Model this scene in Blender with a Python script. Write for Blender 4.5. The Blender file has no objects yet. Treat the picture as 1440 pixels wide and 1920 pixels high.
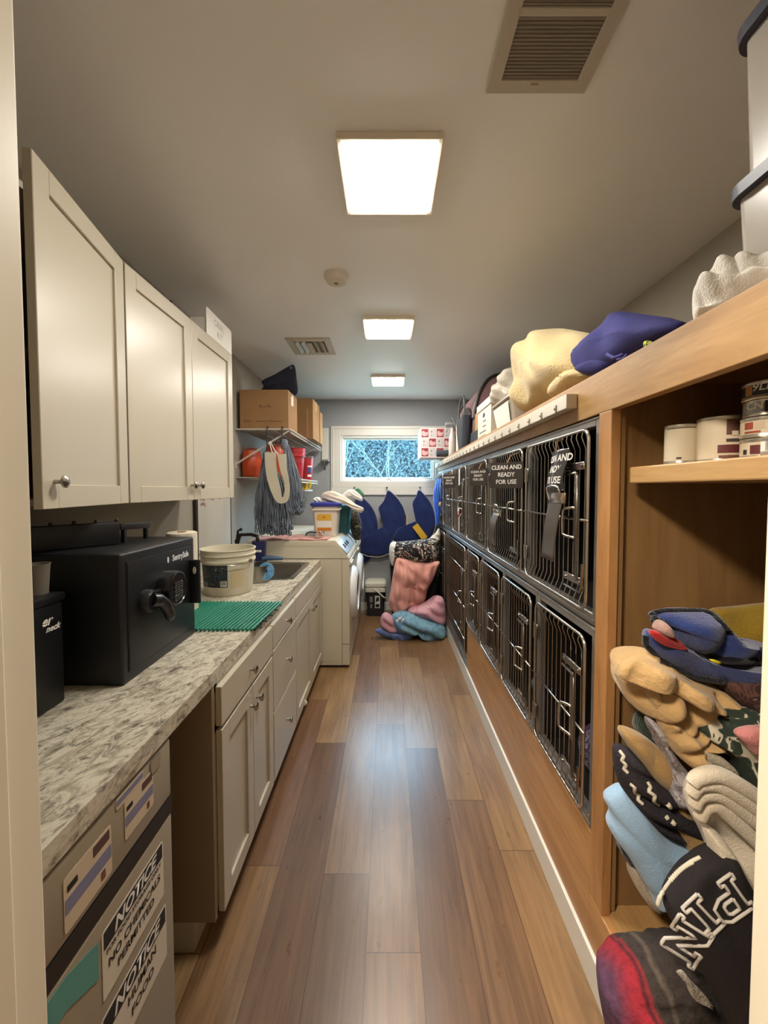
import bpy, bmesh, math, random
from mathutils import Vector, Matrix, noise
from mathutils.bvhtree import BVHTree
random.seed(7)
sc = bpy.context.scene
PI = math.pi
# ---------------------------------------------------------------- camera
F, CX, HZ, TP, EYE = 725.0, 726.0, 918.0, 0.037, 1.5
TH = math.atan(TP); CY = HZ + F*TP
cd = bpy.data.cameras.new('camera'); cam = bpy.data.objects.new('camera', cd)
sc.collection.objects.link(cam); sc.camera = cam
cam.location = (0, 0, EYE); cam.rotation_euler = (PI/2 - TH, 0, 0)
cd.sensor_fit = 'VERTICAL'; cd.sensor_height = 36; cd.lens = F/1920*36
cd.shift_x = -(CX-720)/1920; cd.shift_y = (CY-960)/1920; cd.clip_start = 0.02; cd.clip_end = 200
# ---------------------------------------------------------------- world, exposure
LAMP, HALL, SKY, EXPO = 77.0, 68.0, 33.0, 0.0
W = bpy.data.worlds.new('world'); sc.world = W; W.use_nodes = True
wn = W.node_tree.nodes; wb = wn['Background']
wb.inputs[0].default_value = (0.46, 0.74, 1.0, 1); wb.inputs[1].default_value = SKY
sc.view_settings.view_transform = 'Standard'; sc.view_settings.look = 'None'
sc.view_settings.exposure = EXPO; sc.view_settings.gamma = 1.0; sc.view_settings.use_curve_mapping = False
# ---------------------------------------------------------------- helpers
def at(px, py, Y):
    "world point at depth Y on the sight line of a photograph pixel"
    u = (px-CX)/F; v = -(py-CY)/F
    d = Vector((u, math.cos(TH)+v*math.sin(TH), -math.sin(TH)+v*math.cos(TH)))
    return Vector((0, 0, EYE)) + d*(Y/d.y)
ORG = {}
def newbm(): return bmesh.new()
def s2l(c): return tuple((x/12.92 if x <= .04045 else ((x+.055)/1.055)**2.4) for x in c)
def rgb(r, g, b): return s2l((r/255, g/255, b/255)) + (1,)
def finish(name, bm, mats, parent=None, smooth=False, origin=None):
    if not isinstance(mats, (list, tuple)): mats = [mats]
    if parent is not None: org = ORG[parent.name]
    elif origin is not None: org = Vector(origin)
    else: org = Vector((0, 0, 0))
    for v in bm.verts: v.co -= org
    bmesh.ops.recalc_face_normals(bm, faces=bm.faces[:])
    me = bpy.data.meshes.new(name); bm.to_mesh(me); bm.free()
    for m in mats: me.materials.append(m)
    if smooth:
        me.shade_smooth()
        if smooth != 'all': me.set_sharp_from_angle(angle=math.radians(38))
    o = bpy.data.objects.new(name, me); sc.collection.objects.link(o)
    if parent is not None: o.parent = parent
    else: o.location = org
    ORG[o.name] = org
    return o
def thing(name, label, cat, loc=(0, 0, 0), group=None):
    o = bpy.data.objects.new(name, None); sc.collection.objects.link(o)
    o.empty_display_size = .05; o.location = loc; ORG[o.name] = Vector(loc)
    o['label'] = label; o['category'] = cat
    if group: o['group'] = group
    return o
def tag(o, label, cat, group=None, kind=None):
    o['label'] = label; o['category'] = cat
    if group: o['group'] = group
    if kind: o['kind'] = kind
    return o
def struct(o): o['kind'] = 'structure'; return o
def copy_tree(o, parent=None):
    c = o.copy(); sc.collection.objects.link(c); c.parent = parent
    ORG[c.name] = ORG[o.name]
    for ch in [x for x in sc.objects if x.parent == o]: copy_tree(ch, c)
    return c
def xf(bm, vs, M):
    for v in vs: v.co = M @ v.co
def box(bm, x0, x1, y0, y1, z0, z1, b=0, seg=2, mi=0, M=None):
    r = bmesh.ops.create_cube(bm, size=1); vs = r['verts']
    for v in vs: v.co = Vector((x0+(v.co.x+.5)*(x1-x0), y0+(v.co.y+.5)*(y1-y0), z0+(v.co.z+.5)*(z1-z0)))
    fs = list({f for v in vs for f in v.link_faces}); 
    for f in fs: f.material_index = mi
    if b:
        es = list({e for v in vs for e in v.link_edges})
        r = bmesh.ops.bevel(bm, geom=es, offset=b, segments=seg, affect='EDGES', profile=.5)
        vs = list({v for f in r['faces'] for v in f.verts} | {v for v in vs if v.is_valid})
        for f in {f for v in vs for f in v.link_faces}: f.material_index = mi
    if M is not None: xf(bm, vs, M)
    return vs
def tube(bm, pts, r, n=8, closed=False, mi=0, cap=True):
    pts = [Vector(p) for p in pts]; N = len(pts); rings = []
    rr = r if isinstance(r, (list, tuple)) else [r]*N
    up = None
    for i, p in enumerate(pts):
        if closed: t = pts[(i+1) % N]-pts[i-1]
        else: t = pts[min(i+1, N-1)]-pts[max(i-1, 0)]
        if t.length < 1e-9: t = Vector((0, 0, 1))
        t.normalize()
        if up is None:
            up = Vector((0, 0, 1)) if abs(t.z) < .9 else Vector((1, 0, 0))
        a = t.cross(up)
        if a.length < 1e-4: a = t.cross(Vector((0, 1, 0)))
        a.normalize(); b_ = a.cross(t).normalized(); up = b_
        rings.append([bm.verts.new(p + (a*math.cos(2*PI*k/n)+b_*math.sin(2*PI*k/n))*rr[i]) for k in range(n)])
    m = N if closed else N-1
    for i in range(m):
        A, B = rings[i], rings[(i+1) % N]
        for k in range(n):
            f = bm.faces.new((A[k], A[(k+1) % n], B[(k+1) % n], B[k])); f.material_index = mi
    if cap and not closed:
        f = bm.faces.new(rings[0][::-1]); f.material_index = mi
        f = bm.faces.new(rings[-1]); f.material_index = mi
    return [v for R in rings for v in R]
def lathe(bm, prof, c=(0, 0, 0), n=32, mi=0, M=None, sx=1, sy=1):
    rings = []
    for r, z in prof:
        rings.append([bm.verts.new((c[0]+r*sx*math.cos(2*PI*k/n), c[1]+r*sy*math.sin(2*PI*k/n), c[2]+z)) for k in range(n)])
    for A, B in zip(rings, rings[1:]):
        for k in range(n):
            f = bm.faces.new((A[k], A[(k+1) % n], B[(k+1) % n], B[k])); f.material_index = mi
    for R in (rings[0], rings[-1]):
        try:
            f = bm.faces.new(R); f.material_index = mi
        except ValueError: pass
    vs = [v for R in rings for v in R]
    if M is not None: xf(bm, vs, M)
    return vs
def prism(bm, pts, axis, a, b, mi=0):
    "polygon (2-D) extruded along axis from a to b; 2-D order: x->(y,z) y->(x,z) z->(x,y)"
    def P(p, t):
        return {'x': (t, p[0], p[1]), 'y': (p[0], t, p[1]), 'z': (p[0], p[1], t)}[axis]
    A = [bm.verts.new(P(p, a)) for p in pts]; B = [bm.verts.new(P(p, b)) for p in pts]
    fs = [bm.faces.new(A), bm.faces.new(B[::-1])]
    for i in range(len(pts)):
        j = (i+1) % len(pts); fs.append(bm.faces.new((A[i], A[j], B[j], B[i])))
    for f in fs: f.material_index = mi
    return A+B
def catmull(pts, n=6, closed=True):
    pts = [Vector(p) for p in pts]; N = len(pts); out = []
    for i in range(N if closed else N-1):
        g = (lambda k: pts[k % N]) if closed else (lambda k: pts[max(0, min(N-1, k))])
        p0, p1, p2, p3 = g(i-1), g(i), g(i+1), g(i+2)
        for s in range(n):
            t = s/n
            out.append(.5*((2*p1)+(p2-p0)*t+(2*p0-5*p1+4*p2-p3)*t*t+(3*p1-p0-3*p2+p3)*t**3))
    if not closed: out.append(pts[-1])
    return out
def inflate(bm, outline, thick, folds=(), nz=(6, .01), K=14, power=2.2, mi=0, seed=0, back=1.0, smooth_n=5, center=None, view=True):
    """closed outline of world points made into a stuffed cloth volume; folds: (angle deg, wavelength, amp)"""
    o = catmull(outline, smooth_n)
    c = sum(o, Vector())/len(o)
    if center is not None: c = Vector(center)
    nrm = Vector((0, 0, 0))
    for i in range(len(o)): nrm += (o[i]-c).cross(o[(i+1) % len(o)]-c)
    nrm.normalize()
    if nrm.y > 0: nrm = -nrm
    ax = Vector((0, 0, 1)).cross(nrm).normalized(); ay = nrm.cross(ax)
    def hgt(p, t, sgn):
        u = (p-c).dot(ax); w = (p-c).dot(ay)
        h = thick*(1-t**power)**(1/power)*(1 if sgn > 0 else back)
        d = nz[1]*noise.noise(Vector((u*nz[0]+seed*3.1, w*nz[0], seed*1.7+sgn)))*2
        for ang, wl, am in folds:
            a = math.radians(ang); q = (u*math.cos(a)+w*math.sin(a))/wl
            q += .55*noise.noise(Vector((u*5+seed, w*5, seed)))
            q2 = (-u*math.sin(a)+w*math.cos(a))/wl
            k = .5+.5*noise.noise(Vector((q2*.35+seed, seed*2., 1.3)))
            d += am*(abs(math.sin(PI*q))*2-1)*k*2
        return h + d*min(1, (1-t)*4)
    rings = {}
    for sgn in (1, -1):
        for k in range(K+1):
            t = 1-(1-k/K)**1.6 if k else 0
            if k == 0:
                rings[(sgn, 0)] = [bm.verts.new(c+nrm*sgn*hgt(c, 0, sgn))]*len(o); continue
            if k == K:
                if sgn == 1: rings[(1, K)] = [bm.verts.new(p) for p in o]
                else: rings[(-1, K)] = rings[(1, K)]
                continue
            rings[(sgn, k)] = [bm.verts.new(c+(p-c)*t+nrm*sgn*hgt(c+(p-c)*t, t, sgn)) for p in o]
        for k in range(K):
            A, B = rings[(sgn, k)], rings[(sgn, k+1)]
            for i in range(len(o)):
                j = (i+1) % len(o)
                vs = [A[i], B[i], B[j], A[j]]
                if k == 0: vs = [A[0], B[i], B[j]]
                f = bm.faces.new(vs); f.material_index = mi
    allv = list({v for R in rings.values() for v in R})
    for _ in range(2): bmesh.ops.smooth_vert(bm, verts=allv, factor=.5, use_axis_x=True, use_axis_y=True, use_axis_z=True)
    return nrm
def px(pts, Y):
    "outline given in photograph pixels, each at its own depth: (x, y) or (x, y, depth)"
    return [at(p[0], p[1], p[2] if len(p) > 2 else Y) for p in pts]
def text_bm(s, size, M, bold=0.0, ext=0.0, outline=None, align='CENTER', sp=1.0, shear=0.0, xscale=1.0):
    cu = bpy.data.curves.new('txt', 'FONT'); cu.body = s; cu.size = size; cu.align_x = align; cu.align_y = 'CENTER'
    cu.offset = bold; cu.extrude = ext; cu.space_line = sp; cu.shear = shear; cu.resolution_u = 3
    if outline: cu.fill_mode = 'NONE'; cu.bevel_depth = outline; cu.bevel_resolution = 0
    ob = bpy.data.objects.new('txt', cu); sc.collection.objects.link(ob)
    dg = bpy.context.evaluated_depsgraph_get()
    me = bpy.data.meshes.new_from_object(ob.evaluated_get(dg))
    bm = newbm(); bm.from_mesh(me)
    bpy.data.objects.remove(ob); bpy.data.curves.remove(cu); bpy.data.meshes.remove(me)
    for v in bm.verts: v.co.x *= xscale
    xf(bm, bm.verts, M)
    return bm
def frame(o, xdir, ydir):
    x = Vector(xdir).normalized(); y = Vector(ydir); y = (y - x*y.dot(x)).normalized(); z = x.cross(y)
    m = Matrix((x, y, z)).transposed().to_4x4(); m.translation = Vector(o); return m
def FX(x, y, z, s=1):
    "text frame on a wall facing +x (s=1, reads toward +y) or -x (s=-1, reads toward -y)"
    return frame((x, y, z), (0, s, 0), (0, 0, 1))
# ---------------------------------------------------------------- materials
MC = {}
def mat(name, col, rough=.5, metal=0, bump=None, var=None, spec=.5, coat=0, trans=0, sheen=0, alpha=None, coords='Object', ior=None):
    """bump=(scale,strength,(sx,sy,sz)) var=(scale, colour2, lo, hi, (sx,sy,sz))"""
    if name in MC: return MC[name]
    m = bpy.data.materials.new(name); m.use_nodes = True; nt = m.node_tree; N = nt.nodes; L = nt.links
    b = N['Principled BSDF']
    if len(col) == 3: col = rgb(*col)
    b.inputs['Base Color'].default_value = col; b.inputs['Roughness'].default_value = rough
    b.inputs['Metallic'].default_value = metal; b.inputs['Specular IOR Level'].default_value = spec
    if coat: b.inputs['Coat Weight'].default_value = coat; b.inputs['Coat Roughness'].default_value = .15
    if trans: b.inputs['Transmission Weight'].default_value = trans
    if sheen: b.inputs['Sheen Weight'].default_value = sheen; b.inputs['Sheen Roughness'].default_value = .5
    if ior: b.inputs['IOR'].default_value = ior
    tc = N.new('ShaderNodeTexCoord')
    def nz(scale, sc3, det=4, rgh=.55):
        mp = N.new('ShaderNodeMapping'); mp.inputs['Scale'].default_value = sc3
        L.new(tc.outputs[coords], mp.inputs['Vector'])
        n = N.new('ShaderNodeTexNoise'); n.inputs['Scale'].default_value = scale; n.inputs['Detail'].default_value = det
        n.inputs['Roughness'].default_value = rgh; L.new(mp.outputs[0], n.inputs['Vector']); return n
    if var:
        sc3 = var[4] if len(var) > 4 else (1, 1, 1)
        n = nz(var[0], sc3); r = N.new('ShaderNodeValToRGB'); L.new(n.outputs['Fac'], r.inputs[0])
        c2 = rgb(*var[1])
        r.color_ramp.elements[0].position = var[2]; r.color_ramp.elements[0].color = col
        r.color_ramp.elements[1].position = var[3]; r.color_ramp.elements[1].color = c2
        L.new(r.outputs[0], b.inputs['Base Color'])
    if bump:
        sc3 = bump[2] if len(bump) > 2 else (1, 1, 1)
        n = nz(bump[0], sc3); bp = N.new('ShaderNodeBump'); bp.inputs['Strength'].default_value = bump[1]
        bp.inputs['Distance'].default_value = .01
        L.new(n.outputs['Fac'], bp.inputs['Height']); L.new(bp.outputs[0], b.inputs['Normal'])
    MC[name] = m; return m
def emis(name, col, st):
    m = bpy.data.materials.new(name); m.use_nodes = True; N = m.node_tree.nodes; N.clear()
    e = N.new('ShaderNodeEmission'); o = N.new('ShaderNodeOutputMaterial')
    e.inputs[0].default_value = col; e.inputs[1].default_value = st
    m.node_tree.links.new(e.outputs[0], o.inputs[0]); return m
class G:
    "small node graph helper"
    def __init__(s, name):
        s.m = bpy.data.materials.new(name); s.m.use_nodes = True; s.N = s.m.node_tree.nodes; s.L = s.m.node_tree.links
        s.b = s.N['Principled BSDF']; s.tc = s.N.new('ShaderNodeTexCoord')
    def n(s, t, **k):
        q = s.N.new(t)
        for a, v in k.items(): setattr(q, a, v)
        return q
    def set(s, sock, v):
        if isinstance(v, (int, float, tuple)): sock.default_value = v
        else: s.L.new(v, sock)
    def math(s, op, a, b=0.0, c=None):
        q = s.n('ShaderNodeMath', operation=op); s.set(q.inputs[0], a); s.set(q.inputs[1], b)
        if c is not None: s.set(q.inputs[2], c)
        return q.outputs[0]
    def ramp(s, fac, els, interp='LINEAR'):
        q = s.n('ShaderNodeValToRGB'); q.color_ramp.interpolation = interp
        e = q.color_ramp.elements
        while len(e) < len(els): e.new(.5)
        for x, (p, c) in zip(e, els): x.position = p; x.color = c
        s.set(q.inputs[0], fac); return q.outputs[0]
    def noise(s, scale, sc3=(1, 1, 1), det=4, rgh=.55, dist=0, vec=None):
        mp = s.n('ShaderNodeMapping'); mp.inputs['Scale'].default_value = sc3
        s.L.new(vec if vec is not None else s.tc.outputs['Object'], mp.inputs['Vector'])
        q = s.n('ShaderNodeTexNoise'); q.inputs['Scale'].default_value = scale; q.inputs['Detail'].default_value = det
        q.inputs['Roughness'].default_value = rgh; q.inputs['Distortion'].default_value = dist
        s.L.new(mp.outputs[0], q.inputs['Vector']); return q.outputs['Fac']
    def mix(s, mode, fac, a, b):
        q = s.n('ShaderNodeMix', data_type='RGBA', blend_type=mode)
        s.set(q.inputs[0], fac); s.set(q.inputs[6], a); s.set(q.inputs[7], b); return q.outputs[2]
    def bump(s, h, st, d=.01):
        q = s.n('ShaderNodeBump'); q.inputs['Strength'].default_value = st; q.inputs['Distance'].default_value = d
        s.set(q.inputs['Height'], h); s.L.new(q.outputs[0], s.b.inputs['Normal'])
def wood(name, c1, c2, c3, ax, rough=.4, scale=3.0):
    g = G(name); sc3 = {'x': (.12, 1, 1), 'y': (1, .12, 1), 'z': (1, 1, .12)}[ax]
    f = g.noise(scale*4, sc3, 6, .65, 1.2); f2 = g.noise(scale*25, sc3, 3, .6)
    c = g.ramp(f, [(.3, rgb(*c1)), (.52, rgb(*c2)), (.75, rgb(*c3))])
    c = g.mix('MULTIPLY', .35, c, g.ramp(f2, [(.35, (.72, .7, .66, 1)), (.6, (1, 1, 1, 1))]))
    g.L.new(c, g.b.inputs['Base Color']); g.b.inputs['Roughness'].default_value = rough
    return g.m
def m_floor():
    g = G('plank_floor'); sx = g.n('ShaderNodeSeparateXYZ'); g.L.new(g.tc.outputs['Object'], sx.inputs[0])
    PW, PL = .1785, 1.22
    u = g.math('DIVIDE', g.math('ADD', sx.outputs[0], .069+PW*20), PW); iu = g.math('FLOOR', u); fu = g.math('FRACT', u)
    wn1 = g.n('ShaderNodeTexWhiteNoise', noise_dimensions='1D'); g.set(wn1.inputs['W'], iu)
    v = g.math('ADD', g.math('DIVIDE', sx.outputs[1], PL), g.math('MULTIPLY', wn1.outputs['Value'], 7.0))
    iv = g.math('FLOOR', v); fv = g.math('FRACT', v)
    cb = g.n('ShaderNodeCombineXYZ'); g.set(cb.inputs[0], iu); g.set(cb.inputs[1], iv)
    wn2 = g.n('ShaderNodeTexWhiteNoise', noise_dimensions='2D'); g.L.new(cb.outputs[0], wn2.inputs['Vector'])
    # shift grain per plank
    va = g.n('ShaderNodeVectorMath', operation='MULTIPLY_ADD'); g.L.new(wn2.outputs['Color'], va.inputs[0])
    va.inputs[1].default_value = (9, 9, 9); g.L.new(g.tc.outputs['Object'], va.inputs[2])
    gr = g.noise(16, (1, .07, 1), 7, .66, 1.6, va.outputs[0]); fine = g.noise(90, (1, .05, 1), 3, .6, .3, va.outputs[0])
    big = g.noise(3.2, (1.3, .5, 1), 3, .5, 1.0, va.outputs[0])
    base = g.ramp(wn2.outputs['Value'], [(0, rgb(104, 74, 50)), (.3, rgb(126, 95, 65)), (.55, rgb(146, 114, 78)), (.8, rgb(158, 130, 92)), (1, rgb(116, 83, 58))])
    c = g.mix('MULTIPLY', .75, base, g.ramp(gr, [(.3, (.50, .46, .42, 1)), (.5, (.95, .94, .92, 1)), (.72, (1.25, 1.22, 1.15, 1))]))
    c = g.mix('MULTIPLY', .5, c, g.ramp(fine, [(.35, (.7, .68, .66, 1)), (.6, (1.05, 1.05, 1.05, 1))]))
    c = g.mix('MULTIPLY', .55, c, g.ramp(big, [(.35, (.75, .68, .66, 1)), (.65, (1.12, 1.14, 1.14, 1))]))
    e1 = g.math('MINIMUM', fu, g.math('SUBTRACT', 1.0, fu)); e2 = g.math('MULTIPLY', g.math('MINIMUM', fv, g.math('SUBTRACT', 1.0, fv)), PL/PW)
    ed = g.math('MINIMUM', e1, e2); seam = g.math('LESS_THAN', ed, .009)
    c = g.mix('MIX', g.math('MULTIPLY', seam, .7), c, rgb(46, 30, 22))
    g.L.new(c, g.b.inputs['Base Color'])
    rn = g.noise(24, (1, .6, 1), 5, .6); g.set(g.b.inputs['Roughness'], g.math('ADD', g.math('MULTIPLY', rn, .16), .22))
    g.b.inputs['Specular IOR Level'].default_value = .3; g.b.inputs['Coat Weight'].default_value = .31; g.b.inputs['Coat Roughness'].default_value = .3; g.b.inputs['Coat IOR'].default_value = 1.6
    g.bump(g.math('ADD', g.math('MULTIPLY', gr, .6), g.math('MULTIPLY', g.math('SUBTRACT', 1.0, seam), .5)), .14, .004)
    return g.m
def m_granite():
    g = G('speckled_laminate')
    mp0 = g.n('ShaderNodeMapping'); mp0.inputs['Rotation'].default_value = (0, 0, .5); g.L.new(g.tc.outputs['Object'], mp0.inputs['Vector']); V0 = mp0.outputs[0]
    a = g.noise(16, (1, .55, 1), 9, .74, 1.6, V0); b = g.noise(60, (1, .7, 1), 5, .7, .6, V0); c0 = g.noise(26, (1, .5, 1), 8, .78, 1.6, V0)
    c = g.ramp(a, [(.34, rgb(136, 126, 110)), (.45, rgb(170, 160, 141)), (.53, rgb(204, 196, 177)), (.66, rgb(182, 172, 152))])
    c = g.mix('MULTIPLY', .85, c, g.ramp(c0, [(.38, (.16, .15, .14, 1)), (.455, (.72, .70, .68, 1)), (.49, (1, 1, 1, 1))]))
    c = g.mix('MULTIPLY', .6, c, g.ramp(b, [(.34, (.5, .48, .45, 1)), (.47, (1, 1, 1, 1))]))
    g.L.new(c, g.b.inputs['Base Color']); g.b.inputs['Roughness'].default_value = .42; return g.m
def m_stripes(name, els, ax, lo, hi, rough=.95, bump=(120, .5), noise_amt=.0):
    "bands of colour across one axis of the thing"
    g = G(name); sx = g.n('ShaderNodeSeparateXYZ'); g.L.new(g.tc.outputs['Object'], sx.inputs[0])
    v = sx.outputs['xyz'.index(ax)]
    if noise_amt: v = g.math('ADD', v, g.math('MULTIPLY', g.math('SUBTRACT', g.noise(9), .5), noise_amt))
    t = g.math('DIVIDE', g.math('SUBTRACT', v, lo), hi-lo)
    c = g.ramp(t, [(p, rgb(*q)) for p, q in els])
    c = g.mix('MULTIPLY', .7, c, g.ramp(g.noise(60, (1, 1, 1), 3), [(.3, (.55, .55, .55, 1)), (.65, (1.2, 1.2, 1.2, 1))]))
    g.L.new(c, g.b.inputs['Base Color']); g.b.inputs['Roughness'].default_value = rough
    g.bump(g.noise(bump[0]), bump[1]); return g.m
def m_pattern(name, els, scale=18, thr=None, rough=.95, det=2, dist=1.5):
    "printed cloth: blotches of several colours"
    g = G(name); f = g.noise(scale, (1, 1, 1), det, .5, dist)
    c = g.ramp(f, [(p, rgb(*q)) for p, q in els], 'CONSTANT')
    g.L.new(c, g.b.inputs['Base Color']); g.b.inputs['Roughness'].default_value = rough
    g.bump(g.noise(150), .35, .004); return g.m
def cloth(name, c, c2=None, bumps=(160, .5), var=None):
    return mat(name, c, .95, bump=(bumps[0], bumps[1]), sheen=.3, spec=.1, var=var or (5, c2 or tuple(int(x*.86) for x in c), .35, .7))
WALL = mat('grey_wall_paint', (164, 156, 142), .75, bump=(140, .06))
WALLB = mat('grey_back_wall_paint', (156, 158, 160), .75, bump=(140, .06))
CEIL = mat('ceiling_paint', (236, 236, 236), .42, bump=(160, .05), spec=.4)
TRIM = mat('white_trim_paint', (218, 214, 204), .45)
CAB = mat('cream_cabinet_paint', (186, 176, 156), .33, spec=.5)
CABIN = mat('cabinet_inside', (120, 104, 84), .7)
GREYP = mat('grey_panel', (122, 118, 108), .6)
STEEL = mat('brushed_steel', (160, 156, 150), .27, 1, bump=(60, .05, (1, .05, 1)))
STEELD = mat('dull_steel_sheet', (158, 154, 150), .42, .85, bump=(40, .06, (1, .05, 1)))
INSIDE = mat('shaded_steel_inside', (44, 40, 37), .55, .7)  # interior shade of the stainless cages put into a darker steel
CHROME = mat('chrome_rod', (204, 199, 193), .22, 1)
NICKEL = mat('satin_nickel', (178, 172, 162), .25, 1)
MAPLE = wood('maple_along', (150, 112, 68), (174, 136, 88), (190, 154, 106), 'y')
MAPLEV = wood('maple_upright', (150, 104, 60), (174, 126, 78), (188, 142, 92), 'z')
MAPLEP = wood('maple_panel', (124, 92, 56), (142, 108, 68), (154, 120, 78), 'z', .5, 1.6)
BLACK = mat('black_plastic', (20, 20, 21), .45)
BLACKM = mat('black_painted_steel', (17, 18, 20), .42, 0, bump=(500, .12))
WHITEP = mat('white_plastic', (226, 220, 205), .4)
WIRE = mat('white_wire_coating', (205, 198, 186), .45)
CARD = mat('brown_cardboard', (160, 122, 80), .85, var=(3, (146, 108, 70), .3, .7))
CARD2 = mat('pale_cardboard', (182, 144, 100), .85, var=(3, (166, 126, 84), .3, .7))
PAPER = mat('white_paper', (226, 222, 212), .8)
INK = mat('black_ink', (28, 26, 26), .7)
WHITEINK = mat('white_ink', (225, 222, 215), .7)
NAVY = cloth('navy_canvas', (34, 46, 92), (26, 36, 76), (300, .3))
# ================================================================ SETTING
XL, XR, YB, YF, ZC = -1.256, 1.43, 4.77, .47, 2.60
WGX0, WGX1, WGZ0, WGZ1 = -.575, .595, 1.60, 2.165          # window opening
def simple(name, mats, *boxes):
    bm = newbm()
    for b in boxes: box(bm, *b)
    return finish(name, bm, mats)
struct(simple('floor', m_floor(), (-2.2, 2.2, -2.2, 4.9, -.1, 0)))
struct(simple('ceiling', CEIL, (-2.2, 2.2, -2.2, 4.9, ZC, ZC+.1)))
struct(simple('wall_left', WALL, (XL-.1, XL, YF, 4.9, 0, ZC)))
struct(simple('wall_right', WALL, (XR, XR+.1, YF, 4.9, 0, ZC)))
struct(simple('wall_back', WALLB, (XL, WGX0, YB, YB+.13, 0, ZC), (WGX1, XR, YB, YB+.13, 0, ZC),
       (WGX0, WGX1, YB, YB+.13, 0, WGZ0), (WGX0, WGX1, YB, YB+.13, WGZ1, ZC)))
DL, DR = -.43, .452
struct(simple('wall_front', WALL, (-2.2, DL-.02, .36, YF, 0, ZC), (DR+.02, 2.2, .36, YF, 0, ZC), (DL-.02, DR+.02, .36, YF, 2.16, ZC)))
struct(simple('wall_hall_left', WALL, (-2.2, -2.1, -2.1, .36, 0, ZC)))
struct(simple('wall_hall_right', WALL, (2.1, 2.2, -2.1, .36, 0, ZC)))
struct(simple('wall_hall_back', WALL, (-2.2, 2.2, -2.2, -2.1, 0, ZC)))
bm = newbm()
for s, X in ((1, DL), (-1, DR)):
    a, b = sorted((X, X-s*.02)); box(bm, a, b, .345, .466 if s > 0 else .46, 0, 2.16, .002)
    a, b = sorted((X, X+s*.011)); box(bm, a, b, .375, .418, 0, 2.14, .003)
    a, b = sorted((X-s*.006, X-s*.07)); box(bm, a, b, .345, .3595, 0, 2.2, .003)
box(bm, DL-.02, DR+.02, .345, .466, 2.14, 2.16)
struct(finish('trim_1', bm, mat('door_frame_paint', (238, 230, 210), .4)))
bm = newbm(); box(bm, .611, .6255, YF, YB, 0, .108, .004); struct(finish('baseboard_right', bm, TRIM))
bm = newbm(); box(bm, XL, .61, YB-.015, YB, 0, .1, .004); struct(finish('baseboard_back', bm, TRIM))
# window
win = thing('window_1', 'wide white awning window in the back wall with trees outside', 'window', (0, YB, WGZ0)); win['kind'] = 'structure'
bm = newbm()
for a in ((-.69, WGX0+.005, WGZ0-.075, WGZ1+.11), (WGX1-.005, .72, WGZ0-.075, WGZ1+.11), (WGX0+.005, WGX1-.005, WGZ0-.075, WGZ0+.005), (WGX0+.005, WGX1-.005, WGZ1-.005, WGZ1+.11)):
    box(bm, a[0], a[1], YB-.018, YB, a[2], a[3], .003)
for a in ((-.668, -.655, WGZ0-.06, WGZ1+.09), (.685, .698, WGZ0-.06, WGZ1+.09), (-.655, .685, WGZ1+.078, WGZ1+.09)):
    box(bm, a[0], a[1], YB-.026, YB-.018, a[2], a[3], .003)
finish('window_casing', bm, TRIM, win)
bm = newbm()
for a in ((WGX0, WGX0+.03, WGZ0, WGZ1), (WGX1-.03, WGX1, WGZ0, WGZ1), (WGX0+.03, WGX1-.03, WGZ0, WGZ0+.022), (WGX0+.03, WGX1-.03, WGZ1-.03, WGZ1)):
    box(bm, a[0], a[1], YB+.0, YB+.07, a[2], a[3], .003)
finish('window_frame', bm, mat('vinyl_white', (225, 222, 214), .35), win)
bm = newbm()
x0, x1, z0, z1 = WGX0+.022, WGX1-.022, WGZ0+.016, WGZ1-.022
for a in ((x0, x0+.03, z0, z1), (x1-.03, x1, z0, z1), (x0+.03, x1-.03, z0, z0+.036), (x0+.03, x1-.03, z1-.03, z1)):
    box(bm, a[0], a[1], YB+.035, YB+.06, a[2], a[3], .004)
finish('window_sash', bm, mat('vinyl_white', (225, 222, 214), .35), win)
bm = newbm(); box(bm, x0+.02, x1-.02, YB+.045, YB+.05, z0+.02, z1-.02)
gl = G('window_glass'); tr = gl.n('ShaderNodeBsdfTransparent'); tr.inputs[0].default_value = (.93, .97, .98, 1)
gs = gl.n('ShaderNodeBsdfGlossy'); gs.inputs['Roughness'].default_value = .02; mx = gl.n('ShaderNodeMixShader'); mx.inputs[0].default_value = .06
gl.L.new(tr.outputs[0], mx.inputs[1]); gl.L.new(gs.outputs[0], mx.inputs[2]); gl.L.new(mx.outputs[0], gl.N['Material Output'].inputs[0])
finish('window_glass', bm, gl.m, win)
bm = newbm(); box(bm, -.03, .03, YB+.02, YB+.036, WGZ0+.012, WGZ0+.03, .003); tube(bm, [(0, YB+.02, WGZ0+.022), (-.0, YB, WGZ0+.03), (.03, YB-.01, WGZ0+.028), (.05, YB-.012, WGZ0+.01)], .004)
finish('window_crank', bm, mat('aged_brass', (140, 132, 120), .35, .8), win)
# hook board below the window with three knobs
hb = thing('hook_board', 'long white board with small round knobs under the back window', 'hook board', (0, YB, 1.47))
bm = newbm(); box(bm, -.69, .60, YB-.02, YB, 1.435, 1.524, .003); finish('board', bm, TRIM, hb)
for x in (-.4, -.004, .40):
    bm = newbm(); lathe(bm, [(.006, 0), (.006, .02), (.013, .026), (.013, .034), (.005, .04)], n=12, M=frame((x, YB-.019, 1.535-.01), (1, 0, 0), (0, 0, 1)) @ Matrix.Rotation(0, 4, 'X'))
    finish('knob', bm, mat('grey_knob', (120, 112, 104), .4, .6), hb)
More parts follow.
